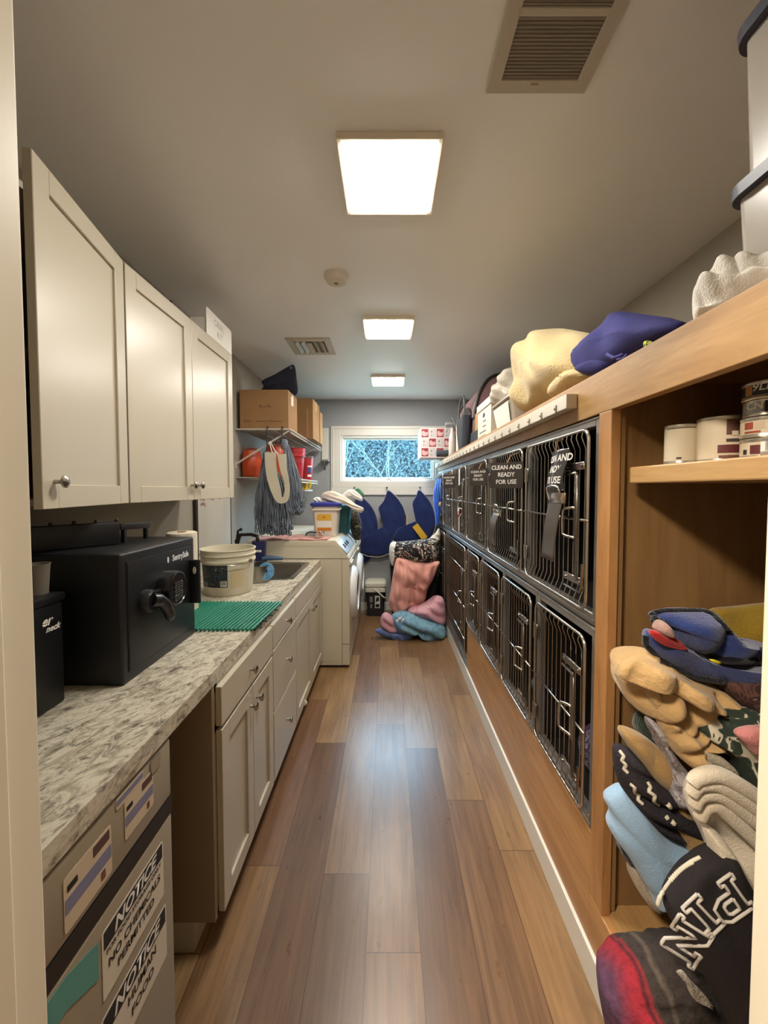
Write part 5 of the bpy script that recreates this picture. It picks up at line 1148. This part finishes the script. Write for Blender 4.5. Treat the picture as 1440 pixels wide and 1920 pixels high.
# small brown and black boxes, tote bag, carrier
bm = newbm(); box(bm, .675, .76, 2.905, 3.16, ZS, ZS+.105, .003); b1 = tag(finish('black_box', bm, mat('box_black', (36, 40, 48), .5)), 'low black box between the file box and the black tote bag', 'box')
bm = newbm(); box(bm, .69, .76, 2.91, 3.06, ZS+.1055, ZS+.245, .003); tag(finish('cardboard_box', bm, CARD2), 'small tan cardboard box standing on the low black box', 'box')
bm = newbm(); box(bm, .69, .75, 3.065, 3.15, ZS+.1055, ZS+.21, .003); tag(finish('brown_box', bm, mat('dark_brown_card', (112, 82, 66), .8)), 'small brown box beside the tan one on the low black box', 'box')
tg = thing('tote_bag', 'black tote bag with a looped handle standing on the shelving', 'bag', (.71, 3.45, ZS)); TBK = mat('tote_black', (46, 50, 60), .7, bump=(200, .3))
bm = newbm(); loft(bm, [rrect(.626, .69, 3.24, 3.44, .03, ZS), rrect(.622, .695, 3.215, 3.50, .03, ZS+.14), rrect(.624, .695, 3.21, 3.55, .02, ZS+.27)], True, True); finish('body', bm, TBK, tg, True)
bm = newbm(); tube(bm, catmull([(.64, 3.25, ZS+.25), (.645, 3.26, ZS+.38), (.65, 3.36, ZS+.46), (.645, 3.47, ZS+.40), (.64, 3.50, ZS+.25)], 5, False), .009, 8); finish('handle', bm, mat('grey_webbing', (96, 96, 98), .7), tg, True)
bm = newbm(); lathe(bm, [(.012, 0), (.012, .004), (.006, .005)], n=16, M=Matrix.Translation((.622, 3.46, ZS+.22)) @ Matrix.Rotation(-PI/2, 4, 'Y')); box(bm, .619, .623, 3.452, 3.468, ZS+.17, ZS+.215); finish('buckle', bm, CHROME, tg)
cr = thing('pet_carrier', 'mauve soft pet carrier with black trim behind the tote bag', 'pet carrier', (1.0, 3.35, ZD))
MV = mat('mauve_fabric', (132, 100, 104), .8, bump=(160, .3)); x0, x1, y0, y1 = .705, 1.13, 3.18, 4.0
bm = newbm(); zz = ZD; loft(bm, [[Vector((x0+(x1-x0)*(.5-.5*math.cos(a)), yy, zz+.002+.61*(math.sin(a)**.6 if 0 < a < PI else 0))) for a in [PI*i/20 for i in range(21)]]+[Vector((x1-(x1-x0)*i/8, yy, zz+.002)) for i in range(1, 8)] for yy in (y0, y0+.02, y1-.02, y1)], True, True); finish('shell', bm, MV, cr, True)
bm = newbm()
for yy in (y0, y1): tube(bm, [(x0+(x1-x0)*(.5-.5*math.cos(a)), yy, zz+.005+.61*math.sin(a)**.6) for a in [PI*i/20 for i in range(21)]], .012, 8)
tube(bm, [(.917, y0, zz+.615), (.917, y1, zz+.615)], .014, 8); finish('piping', bm, BLACK, cr, True)
bm = newbm(); inflate(bm, [Vector((x0+.02-.03*(1-z/.5), y, zz+z)) for y, z in ((3.28, .24), (3.32, .34), (3.5, .42), (3.75, .40), (3.8, .30), (3.7, .22), (3.45, .2))], .012, K=8); finish('mesh_window', bm, mat('black_mesh', (34, 32, 34), .8), cr, 'all')
bm = newbm(); tube(bm, catmull([(.72, 3.95, ZD+.25), (.68, 4.04, ZD+.42), (.70, 4.10, ZD+.36), (.76, 4.10, ZD+.2)], 5, False), .01, 8); finish('strap', bm, mat('grey_webbing', (96, 96, 98), .7), cr, True)
# far end: patterned box, carton, bottle, roll
pbx = thing('printed_box', 'white box printed with red rabbits-like squares, overhanging the far end of the shelving', 'box', (.6, 4.3, ZS)); pbx['label'] = 'white carton printed with red and grey squares overhanging the far end of the shelving'
bm = newbm(); box(bm, .362, .79, 4.24, 4.60, ZS+.0005, ZS+.325, .002); finish('carton', bm, mat('box_pinkish_white', (216, 200, 198), .7), pbx)
RD = mat('print_red', (150, 50, 58), .7); PKL = mat('print_pink', (212, 168, 170), .7); GY = mat('print_grey', (196, 192, 192), .7)
for i in range(5):
    for j in range(3):
        x0 = .375+i*.083; z0 = ZS+.018+j*.104; red = (i+j) % 2 == 0
        bm = newbm(); box(bm, x0, x0+.074, 4.2385, 4.24, z0, z0+.088, mi=0)
        if red:
            prism(bm, [(x0+.005, z0+.02), (x0+.03, z0+.008), (x0+.066, z0+.02), (x0+.07, z0+.06), (x0+.045, z0+.05), (x0+.02, z0+.07), (x0+.005, z0+.06)], 'y', 4.2378, 4.2385, mi=1)
        else:
            prism(bm, [(x0+.018, z0+.05), (x0+.026, z0+.075), (x0+.032, z0+.052)], 'y', 4.2378, 4.2385, mi=1); box(bm, x0+.02, x0+.03, 4.2378, 4.2385, z0+.014, z0+.022, mi=1)
        finish('printed_square', bm, [RD, PKL] if red else [GY, mat('print_dark', (84, 74, 80), .7)], pbx)
bm = newbm(); lathe(bm, [(.028, 0), (.036, .004), (.036, .13), (.028, .134)], n=24, M=Matrix.Translation((.50, 4.12, ZS+.0375-.0)) @ Matrix.Rotation(PI/2, 4, 'Y')); 
for v in bm.verts: v.co.x += .02
b_ = finish('cable_roll', bm, mat('roll_dark', (58, 64, 74), .5), smooth=True); tag(b_, 'dark cylinder lying on the shelf edge in front of the printed carton', 'roll')
bt = thing('spray_bottle', 'white and clear spray bottle standing on the shelving before the window', 'bottle', (.66, 4.15, ZS))
bm = newbm(); lathe(bm, [(.032, 0), (.036, .01), (.036, .16), (.03, .20), (.016, .25), (.016, .29)], (.672, 4.02, ZS), 20); finish('bottle', bm, mat('clear_white_plastic', (206, 204, 196), .3), bt, True)
bm = newbm(); box(bm, .60, .70, 4.008, 4.032, ZS+.31, ZS+.345, .008); box(bm, .66, .685, 4.01, 4.03, ZS+.285, ZS+.315, .004); tube(bm, [(.635, 4.02, ZS+.315), (.628, 4.02, ZS+.285), (.62, 4.02, ZS+.27)], .006, 6); finish('trigger_head', bm, mat('grey_head', (150, 152, 152), .5), bt, True)
cw = thing('milk_carton_box', 'tall narrow white and orange carton by the tote bag', 'carton', (.7, 3.72, ZS))
bm = newbm(); box(bm, .665, .745, 3.66, 3.76, ZS+.0005, ZS+.30, .002); finish('carton', bm, mat('carton_cream', (222, 212, 190), .6), cw)
bm = newbm(); box(bm, .68, .73, 3.6588, 3.66, ZS+.02, ZS+.07); box(bm, .69, .72, 3.6588, 3.66, ZS+.09, ZS+.14); finish('print', bm, mat('print_orange', (206, 132, 70), .7), cw)
# ================================================================ CUBBY: CANS AND CLOTHES
ZC1 = 1.5615
CANM = mat('can_metal', (190, 184, 172), .3, .8); CANL = mat('can_label_cream', (206, 194, 172), .6)
def can(label, c, r, h, lm=CANL, n=32):
    t = thing('food_can', label, 'can', c, 'pet food cans on the cubby shelf')
    bm = newbm(); lathe(bm, [(r*.94, 0), (r, .002), (r, .005), (r*.98, .007), (r*.98, h-.007), (r, h-.005), (r, h-.001), (r*.96, h), (r*.93, h-.003), (.001, h-.003)], c, n); finish('can', bm, CANM, t, True)
    bm = newbm(); A = [[bm.verts.new((c[0]+r*.985*math.cos(2*PI*k/n), c[1]+r*.985*math.sin(2*PI*k/n), c[2]+z)) for k in range(n)] for z in (.008, h-.008)]
    for k in range(n): bm.faces.new((A[0][k], A[0][(k+1) % n], A[1][(k+1) % n], A[1][k]))
    l = finish('label', bm, lm, t, True); return t, l
def lab_patch(l, c, r, a0, a1, z0, z1, m, name='print', off=.0008): 
    bm = newbm(); wrap(bm, c, lambda z: r*.985, a0, a1, z0, z1, 10, off); return finish(name, bm, m, l)
def lab_text(l, c, r, s, sz, a, z, m, **k):
    bm = text_bm(s, sz, I4, **k); wraptext(bm, c, lambda z: r*.985, a, z, .0018); return finish('lettering', bm, m, l)
def ang(c): return math.atan2(-c[1], -c[0])      # the side of a can that faces the doorway
c = (.722, .955, ZC1); t, l = can('plain pale ribbed food can farthest left on the cubby shelf', c, .0345, .095, mat('can_label_pale', (190, 180, 158), .6, bump=(14, .1))); a = ang(c)
lab_patch(l, c, .0345, a-.9, a+.9, .085, .087, DKR); lab_patch(l, c, .0345, a-.25, a+.05, .012, .016, INK)
c = (.775, .90, ZC1); t, l = can('larger food can with a dark red band second on the cubby shelf', c, .0475, .103); a = ang(c)
MRN = mat('print_maroon', (92, 34, 38), .6)
lab_patch(l, c, .0475, a-.15, a+1.0, .020, .038, MRN); lab_patch(l, c, .0475, a-.1, a+1.0, .008, .015, mat('print_brown', (112, 70, 58), .6)); lab_patch(l, c, .0475, a+.15, a+.8, .044, .051, mat('print_darkgrey', (66, 58, 54), .6)); lab_patch(l, c, .0475, a+.15, a+.75, .06, .094, mat('print_brown2', (96, 64, 54), .6)); lab_patch(l, c, .0475, a+.35, a+.6, .058, .068, CANL, off=.0014)
c = (.775, .795, ZC1); t, l = can('cream food can with red blocks, lowest of the right stack', c, .041, .042); a = ang(c)
lab_patch(l, c, .041, a-.6, a-.1, .010, .028, MRN); lab_patch(l, c, .041, a-.95, a-.75, .01, .02, INK)
c = (.775, .795, ZC1+.0425); t, l = can('cream food can with red blocks, second of the right stack', c, .041, .042); a = ang(c)
lab_patch(l, c, .041, a-.9, a-.5, .018, .032, mat('print_red2', (150, 70, 56), .6)); lab_patch(l, c, .041, a-.45, a-.05, .018, .032, TAN); lab_patch(l, c, .041, a-.9, a-.2, .010, .014, mat('print_red2', (150, 70, 56), .6))
c = (.775, .795, ZC1+.085); t, l = can('food can lettered CN in the middle of the right stack', c, .0375, .034, mat('can_label_grey', (132, 134, 132), .5)); a = ang(c)
lab_patch(l, c, .0375, a-.85, a-.2, .010, .030, mat('cn_blue_grey', (150, 164, 166), .5)); lab_text(l, c, .0375, 'CN', .020, a-.52, .021, WHITEINK, bold=.0006); lab_patch(l, c, .0375, a-.1, a+.1, .008, .03, INK)
c = (.775, .795, ZC1+.1195); t, l = can('black food can with white script, topmost of the right stack', c, .040, .036, mat('can_label_black', (34, 36, 40), .5)); a = ang(c)
lab_text(l, c, .040, '9Lives', .022, a+.05, .023, WHITEINK, bold=.0003, shear=.2); lab_text(l, c, .040, 'PATE', .009, a+.25, .011, WHITEINK); lab_patch(l, c, .040, a-.95, a-.6, .009, .03, mat('print_orange2', (170, 116, 66), .6))
c = (.705, .70, ZC1); t, l = can('small white can with a barcode at the front of the cubby shelf', c, .024, .034, mat('can_label_white', (216, 212, 204), .5)); a = ang(c)
for k in range(8): lab_patch(l, c, .024, a-.75+k*.07, a-.72+k*.07, .009, .027, INK)
# ---- clothes heap in the cubby, seen from the doorway; each piece has its own depth and volume
def piece(name, label, pts, Y, th, m, folds=(), seed=0, K=22, nz=(7, .012), back=1.3, sm=5, power=2.2, cat='clothing', parent=None, group='clothes and blankets heaped in the cubby', raw=False, nm=None):
    bm = newbm()
    ex = lambda q: q if q < 1430 else 1430+(q-1430)*3.2      # the pieces run on behind the door frame
    P = [at(ex(p[0]), p[1], (p[2] if len(p) > 2 else Y)) for p in pts]
    inflate(bm, P, th, folds, nz=nz, seed=seed, K=K, back=back, smooth_n=sm, power=power)
    for v in bm.verts: v.co.y = min(v.co.y, 1.082-.0005*v.co.x); v.co.x = min(v.co.x, 1.38)
    if raw: return bm
    o = finish(nm or name, bm, m, parent, 'all')
    if parent is None: tag(o, label, cat, group)
    return o
def c6(l): return [(1130+x*.20833, 1120+y*.20833) for x, y in l]
def c7(l, s=0): return [(1100+s+x*.22923, 1480+y*.22923) for x, y in l]
# yellow cloth at the back
piece('yellow_cloth', 'dim yellow cloth at the back of the cubby behind the blue fleece', [(1330, 1150), (1380, 1138), (1450, 1132), (1500, 1180), (1500, 1260), (1420, 1260), (1360, 1210)], 1.02, .04, cloth('mustard_cloth', (168, 140, 44), (140, 112, 36)), seed=60)
# light blue fleece
piece('light_blue_fleece', 'plain light blue fleece folded at the left of the cubby heap', c7([(165, 60), (225, 15), (330, -10), (460, 150), (600, 320), (760, 400), (900, 440), (1000, 560), (900, 700), (700, 800), (620, 900), (570, 960), (520, 830), (455, 740), (350, 560), (230, 400), (178, 290), (205, 200), (165, 120)]), .965, .05, cloth('light_blue_fleece', (156, 188, 220), (142, 176, 210), (200, .3)), [(60, .22, .005)], seed=61, K=24, nz=(4, .014))
piece('beige_cloth', 'beige cloth bulging out under the light blue fleece', c7([(375, 640), (440, 700), (560, 850), (600, 960), (560, 975), (480, 910), (400, 790)]), 1.0, .04, cloth('beige_cloth', (186, 168, 146), (166, 146, 124)), seed=62)
bm = piece('dark_cloth', 'thin dark cloth edge between the light blue fleece and the beige cloth', c7([(270, 440), (330, 520), (400, 620), (380, 640), (320, 580), (270, 490)]), 1.02, .03, cloth('black_cloth', (30, 28, 32)), seed=63)
# dark sweater with white zigzag
SW = G('dark_sweater'); f1 = SW.noise(46, (1, 1, .5), 2, .5, 1.2)
SW.L.new(SW.ramp(f1, [(0, rgb(40, 36, 44)), (.60, rgb(40, 36, 44)), (.63, rgb(190, 182, 168))], 'LINEAR'), SW.b.inputs['Base Color']); SW.b.inputs['Roughness'].default_value = .95; SW.bump(SW.noise(170), .6)
sw = thing('dark_sweater', 'charcoal sweater with white zigzag pattern folded in the cubby heap', 'clothing', at(1160, 1500, .96), 'clothes and blankets heaped in the cubby')
SWP = mat('charcoal_knit', (44, 40, 48), .95, bump=(170, .6), var=(6, (34, 30, 38), .3, .7))
o_ = piece('sweater', '', [(1153, 1410), (1168, 1401), (1192, 1414), (1213, 1445), (1247, 1470), (1275, 1500), (1312, 1545), (1325, 1585), (1295, 1582), (1268, 1572), (1236, 1556), (1200, 1520), (1168, 1480), (1158, 1452)], .93, .045, SWP, [(65, .055, .010)], seed=64, parent=sw, nm='body')
bvh_cache = {}
def drape(bm, target, off=.002, dirv=None):
    "push flat print onto the nearest front surface of a cloth part along the sight line from the doorway"
    if target.name not in bvh_cache:
        b = newbm(); b.from_mesh(target.data); o = ORG[target.name]
        for v in b.verts: v.co += o
        bvh_cache[target.name] = BVHTree.FromBMesh(b)
    tr = bvh_cache[target.name]; E = Vector((0, 0, EYE))
    for v in bm.verts:
        d = (v.co-E).normalized(); h = tr.ray_cast(E, d)
        if h[0] is not None: v.co = h[0]-d*off
def ribbon(pts, Y, r, target, m, parent, name, off=.001):
    bm = newbm(); P = [at(x, y, Y) for x, y in pts]; 
    for a, b in zip(P, P[1:]): pass
    Q = []
    for a, b in zip(P, P[1:]):
        for i in range(4): Q.append(a.lerp(b, i/4))
    Q.append(P[-1])
    tr = newbm(); vs = [tr.verts.new(q) for q in Q]; drape(tr, target, off); Q = [v.co.copy() for v in vs]; tr.free()
    tube(bm, Q, r, 6); return finish(name, bm, m, parent, 'all')
WZ = mat('white_knit', (206, 198, 182), .95)
for z in ([(1162, 1408), (1170, 1418), (1166, 1426), (1174, 1434), (1170, 1442), (1178, 1450)], [(1182, 1470), (1190, 1476), (1190, 1486), (1198, 1490), (1196, 1500), (1206, 1508)], [(1214, 1466), (1220, 1476), (1216, 1484), (1228, 1492), (1226, 1502), (1236, 1510)]):
    ribbon(z, .955, .0042, o_, WZ, sw, 'zigzag')
for x, y in ((1250, 1532), (1262, 1542), (1254, 1510)): ribbon([(x-2, y-2), (x+2, y+3)], .955, .006, o_, WZ, sw, 'dot')
# tan pillow
piece('tan_pillow', 'smooth tan padded cushion between the sweater and the quilt', c6([(180, 1215), (215, 1195), (350, 1240), (480, 1330), (600, 1470), (640, 1700), (560, 1720), (400, 1570), (260, 1380), (190, 1270)]), .93, .045, cloth('tan_suede', (170, 138, 90), (152, 120, 76), (200, .25)), [(20, .2, .006)], seed=65, cat='cushion')
piece('ochre_cloth', 'ochre cloth showing between the white blanket and the lettered bag', [(1262, 1500), (1290, 1520), (1320, 1560), (1345, 1592), (1330, 1606), (1300, 1606), (1285, 1580), (1262, 1540)], .92, .035, cloth('ochre_cloth', (172, 138, 78), (154, 120, 66)), seed=66)
piece('green_cloth', 'dark green cloth tucked beneath the tan quilt', c6([(300, 1190), (340, 1060), (400, 1060), (480, 1180), (560, 1290), (550, 1370), (470, 1330), (380, 1260)]), .97, .04, cloth('dark_green_cloth', (40, 52, 42), (30, 40, 32)), seed=67)
piece('floral_shirt', 'grey floral shirt hanging down between quilt and sweater', c6([(390, 1080), (470, 1110), (560, 1290), (680, 1470), (780, 1600), (800, 1800), (770, 1890), (690, 1890), (640, 1850), (600, 1700), (610, 1560), (540, 1370), (450, 1200)]), .90, .03, m_pattern('grey_floral', [(0, (160, 158, 164)), (.52, (122, 112, 118)), (.58, (178, 174, 178)), (.66, (120, 88, 92))], 34), [(75, .05, .008)], seed=68)
# tan quilt
qt = thing('tan_quilt', 'rumpled tan quilted blanket in the middle of the cubby heap', 'blanket', at(1200, 1300, .93), 'clothes and blankets heaped in the cubby')
QM = mat('tan_quilt_cotton', (196, 162, 112), .9, bump=(34, .9), sheen=.2, var=(6, (178, 144, 96), .3, .7))
piece('', '', c6([(380, 480), (250, 540), (160, 620), (145, 700), (160, 760), (200, 860), (265, 975), (380, 1050), (480, 1110), (600, 1150), (760, 1190), (900, 1180), (1050, 1110), (1260, 1020), (1160, 900), (1000, 800), (760, 700), (560, 570), (470, 500)]), .93, .07, QM, [(140, .07, .028), (25, .10, .02)], seed=69, K=34, nz=(8, .02), parent=qt, nm='upper_fold')
piece('', '', c6([(480, 1020), (620, 1080), (760, 1200), (900, 1180), (1010, 1230), (1060, 1300), (900, 1330), (830, 1390), (810, 1480), (860, 1560), (760, 1500), (640, 1390), (550, 1230)]), .87, .04, QM, [(120, .05, .018)], seed=70, K=26, parent=qt, nm='lower_fold')
piece('', '', c6([(145, 700), (200, 590), (330, 540), (520, 600), (660, 690), (850, 800), (1050, 960), (1080, 1040), (960, 1010), (800, 950), (640, 860), (480, 760), (400, 690), (300, 690), (200, 740)]), .86, .035, QM, [(145, .10, .012)], seed=71, K=18, parent=qt, nm='rolled_edge')
piece('', '', c6([(400, 700), (470, 780), (520, 900), (560, 1060), (640, 1150), (560, 1100), (480, 1020), (430, 900), (380, 780)]), .86, .02, QM, seed=91, K=10, parent=qt, nm='inner_crease')
# blue fleece jacket pile
bf = thing('pet_jackets', 'blue pet fleeces with black edging and a red lining on top of the heap', 'clothing', at(1250, 1200, .9), 'clothes and blankets heaped in the cubby')
BLF = mat('deep_blue_fleece', (30, 54, 122), .95, bump=(200, .5), sheen=.4, var=(9, (22, 40, 96), .3, .7)); EDG = cloth('black_edging', (18, 18, 26)); RDL = cloth('red_lining', (176, 34, 36), (150, 24, 28))
lo = piece('', '', c6([(385, 340), (430, 300), (560, 340), (760, 450), (960, 560), (1100, 610), (1400, 600), (1500, 650), (1400, 740), (1100, 770), (850, 720), (690, 650), (500, 540), (395, 430)]), .92, .045, BLF, [(20, .1, .008)], seed=72, parent=bf, nm='lower_fleece')
piece('', '', c6([(425, 330), (450, 295), (560, 330), (680, 380), (760, 470), (650, 460), (520, 420)]), .875, .02, RDL, seed=73, parent=bf, nm='red_lining', K=10)
piece('', '', c6([(465, 285), (480, 225), (530, 205), (580, 260), (600, 345), (530, 335)]), .88, .02, cloth('pinkish_lining', (176, 142, 134)), seed=74, parent=bf, nm='pale_lining', K=10)
up = piece('', '', c6([(450, 150), (540, 122), (700, 118), (900, 120), (1000, 160), (1090, 260), (1200, 380), (1400, 440), (1500, 470), (1500, 560), (1300, 560), (1100, 560), (900, 520), (760, 470), (640, 370), (560, 240), (470, 200)]), .93, .055, BLF, [(160, .12, .012)], seed=75, K=22, parent=bf, nm='upper_fleece')
ribbon(c6([(450, 150), (470, 205), (560, 240), (640, 370), (760, 470), (900, 520), (1100, 560), (1400, 570)]), .9, .011, up, EDG, bf, 'edging', 0)
ribbon(c6([(450, 150), (540, 125), (700, 122), (900, 122), (1000, 160), (1080, 250), (1150, 330)]), .9, .008, up, EDG, bf, 'edging', 0)
ribbon(c6([(390, 345), (390, 420), (500, 535), (690, 650), (850, 720), (1100, 765)]), .9, .009, lo, EDG, bf, 'edging', 0)
bm = newbm(); inflate(bm, [at(x, y, .84) for x, y in c6([(930, 545), (1085, 580), (1035, 612)])], .004, K=4, smooth_n=2); finish('yellow_lining', bm, mat('yellow_lining', (206, 192, 40), .8), bf, 'all')
piece('maroon_fleece', 'dark maroon plush under the blue fleeces at the door frame', c6([(1080, 760), (1250, 700), (1450, 680), (1500, 900), (1480, 1060), (1300, 1020), (1180, 920)]), .90, .05, m_pattern('maroon_print', [(0, (58, 34, 30)), (.5, (84, 54, 46)), (.6, (40, 26, 24)), (.7, (110, 84, 74))], 24), seed=76)
# green edged floral cloth and white bits
piece('floral_cloth', 'dark green and white floral cloth with a pink patch at the door frame', c6([(860, 1120), (920, 1080), (1100, 1060), (1400, 1020), (1550, 1040), (1560, 1700), (1450, 1800), (1340, 1790), (1240, 1640), (1130, 1430), (1010, 1290), (900, 1240), (860, 1190)]), .86, .05, m_pattern('green_floral_print', [(0, (42, 54, 44)), (.48, (56, 66, 56)), (.53, (196, 188, 170)), (.64, (64, 68, 62))], 16), [(45, .12, .012)], seed=77)
piece('pink_patch_cloth', 'small pink patterned cloth lying on the floral cloth', c6([(1190, 1215), (1370, 1165), (1500, 1200), (1500, 1420), (1380, 1420), (1290, 1330)]), .80, .02, cloth('coral_pink', (206, 112, 112), (180, 150, 144)), seed=78, K=12)
piece('white_cloth', 'crumpled off-white cloth between the quilt and the white blanket', c6([(815, 1400), (870, 1340), (960, 1370), (1080, 1440), (1200, 1560), (1180, 1620), (1000, 1600), (880, 1570), (830, 1500)]), .85, .03, cloth('offwhite_cloth', (190, 180, 160), (170, 158, 138)), [(60, .05, .01)], seed=79)
# white folded blanket: four rolled layers
wb_ = thing('white_blanket', 'white blanket folded in thick layers beside the door frame', 'blanket', at(1300, 1500, .8), 'clothes and blankets heaped in the cubby')
WBM = mat('white_plush', (232, 222, 204), .95, bump=(240, .4), sheen=.4, var=(5, (196, 182, 158), .3, .7))
piece('', '', [(1296, 1478), (1302, 1462), (1330, 1450), (1365, 1456), (1400, 1478), (1450, 1510), (1480, 1600), (1470, 1720), (1430, 1760), (1400, 1745), (1380, 1690), (1350, 1640), (1335, 1600), (1318, 1562), (1300, 1530), (1292, 1500)], .84, .05, WBM, [(60, .12, .008)], seed=80, K=20, parent=wb_, nm='base_fold')
for i, (a, b, c_, d, e) in enumerate((((1298, 1470), (1310, 1457), (1345, 1452), (1390, 1474), (1460, 1520)), ((1296, 1490), (1310, 1470), (1345, 1470), (1395, 1500), (1460, 1548)), ((1302, 1512), (1312, 1490), (1345, 1488), (1390, 1518), (1460, 1578)), ((1312, 1535), (1322, 1512), (1345, 1510), (1390, 1550), (1460, 1620)))):
    bm = newbm(); P = catmull([at(x, y, .762+.006*i) for x, y in (a, b, c_, d, e)], 6, False)
    if i == 0: P = P
    tube(bm, P, [.012+.004*math.sin(PI*k/len(P)) for k in range(len(P))], 12); finish('layer', bm, WBM, wb_, 'all')
piece('', '', [(1318, 1545), (1345, 1560), (1372, 1600), (1392, 1660), (1410, 1730), (1396, 1738), (1375, 1690), (1350, 1636), (1330, 1590)], .79, .02, WBM, [(55, .03, .008)], seed=81, K=12, parent=wb_, nm='hanging_edge')
# knitted blanket spilling over the front edge
kn = piece('knit_blanket', 'purple, red and brown striped knit blanket spilling over the cubby edge', c7([(55, 1690), (70, 1640), (120, 1600), (200, 1530), (330, 1460), (450, 1410), (580, 1385), (680, 1300), (800, 1290), (900, 1400), (1000, 1560), (1120, 1800), (1150, 2000), (1150, 2250), (700, 2350), (300, 2350), (130, 2100), (80, 1900), (60, 1780)], 18), .84, .075,
    m_stripes('striped_knit', [(0, (120, 104, 110)), (.08, (104, 92, 104)), (.16, (84, 64, 92)), (.26, (92, 54, 78)), (.36, (150, 40, 56)), (.44, (160, 36, 48)), (.47, (72, 30, 40)), (.50, (140, 40, 48)), (.53, (60, 50, 46)), (.60, (54, 46, 42)), (.63, (96, 84, 74)), (.67, (52, 44, 40)), (1, (40, 34, 32))], 'x', .44, .70, noise_amt=.05), [(95, .028, .005)], seed=82, K=26, cat='blanket')
# lettered bag
pk = thing('lettered_bag', 'black bag lettered PIN in white outline with a zip, lowest in the cubby', 'bag', at(1320, 1750, .8), 'clothes and blankets heaped in the cubby')
PB = mat('black_sweat_cloth', (24, 20, 22), .85, bump=(240, .3), var=(3, (36, 22, 28), .4, .8))
pb_ = piece('', '', c7([(575, 930), (600, 880), (650, 800), (770, 650), (900, 565), (1000, 530), (1085, 520), (1150, 640), (1230, 780), (1330, 920), (1450, 1000), (1600, 1200), (1600, 2200), (1150, 2200), (1060, 1900), (940, 1660), (850, 1500), (760, 1340), (680, 1200), (600, 1080), (575, 1000)], 22), .77, .045, PB, [(60, .3, .006)], seed=83, K=26, nz=(4, .01), parent=pk, nm='body', power=2.6)
P_ = [at(x, y, .77) for x, y in c7([(1175, 925), (985, 1065), (800, 1290)])]
for s, cpt, rot in (('P', (1165, 905), 0), ('I', (960, 1050), 0), ('N', (800, 1270), 0)):
    pass
def letter(ch, cx, cy, w, h, ang_, m, parent, target, t=.010):
    "slab-serif outline letters drawn as strokes in letter units, then laid on the cloth"
    SH = {'P': [[(0, 0), (.46, 0), (.46, .14), (.34, .14), (.34, .36), (.70, .36), (.95, .5), (.95, .86), (.74, 1), (0, 1), (0, .86), (.12, .86), (.12, .14), (0, .14)], [(.36, .54), (.62, .54), (.70, .60), (.70, .78), (.62, .84), (.36, .84)]],
          'I': [[(0, 0), (.6, 0), (.6, .16), (.42, .16), (.42, .84), (.6, .84), (.6, 1), (0, 1), (0, .84), (.18, .84), (.18, .16), (0, .16)]],
          'N': [[(0, 0), (.44, 0), (.44, .14), (.32, .14), (.32, .66), (.80, 0), (1.0, 0), (1.0, .86), (1.12, .86), (1.12, 1), (.68, 1), (.68, .86), (.80, .86), (.80, .36), (.34, 1), (0, 1), (0, .86), (.12, .86), (.12, .14), (0, .14)]]}[ch]
    ca, sa = math.cos(ang_), math.sin(ang_)
    for poly in SH:
        mx_ = {'P': .48, 'I': .3, 'N': .56}[ch]
        Q = []
        for (u, v) in poly:
            X = (u-mx_)*w; Y_ = (v-.5)*h
            # direction d = image angle ang_ (y down), up vector = d turned a quarter to the left of reading
            dx, dy = ca, sa; ux, uy = dy, -dx
            Q.append((cx+X*dx+Y_*ux, cy+X*dy+Y_*uy))
        Q.append(Q[0])
        ribbon(c7(Q), .77, .0032, target, m, parent, 'lettering', .001)
WL = mat('letter_white', (200, 194, 186), .8)
import math as _m
letter('P', 1160, 905, 300, 330, _m.radians(145), WL, pk, pb_)
letter('I', 955, 1035, 290, 330, _m.radians(137), WL, pk, pb_)
letter('N', 815, 1245, 290, 330, _m.radians(122), WL, pk, pb_)
ribbon(c7([(578, 950), (600, 880), (650, 800), (700, 730), (770, 655), (850, 595), (930, 555)]), .77, .004, pb_, mat('white_binding', (214, 206, 190), .8), pk, 'binding', 0)
for i in range(13):
    a = i/12; x = 690+(860-690)*a; y = 740-(740-600)*a-18*math.sin(PI*a)
    ribbon(c7([(x-14, y-12), (x+14, y+12)]), .77, .0022, pb_, mat('white_binding', (214, 206, 190), .8), pk, 'stitch', .001)
bm = newbm(); inflate(bm, [at(x, y, .72) for x, y in c7([(725, 1490), (780, 1475), (850, 1560), (930, 1640), (1000, 1720), (1085, 1835), (1000, 1790), (900, 1740), (830, 1650), (790, 1530)])], .004, K=6, smooth_n=4)
tr_ = newbm(); drape(bm, pb_, .006); finish('pale_print', bm, m_pattern('pale_feather', [(0, (140, 132, 120)), (.5, (176, 168, 156)), (.62, (110, 100, 90))], 60), pk, 'all')
# ================================================================ stray bits on the floor
bm = newbm(); inflate(bm, [at(x, y, 2.45) for x, y in ((566, 1318), (572, 1311), (577, 1318), (572, 1324))], .008, K=5, smooth_n=3)
for v in bm.verts: v.co.z = max(v.co.z-bm.verts[:][0].co.z*0, .002)
tag(finish('paper_scrap', bm, PAPER, smooth='all'), 'tiny white scrap on the floor by the drawer cabinet', 'scrap')
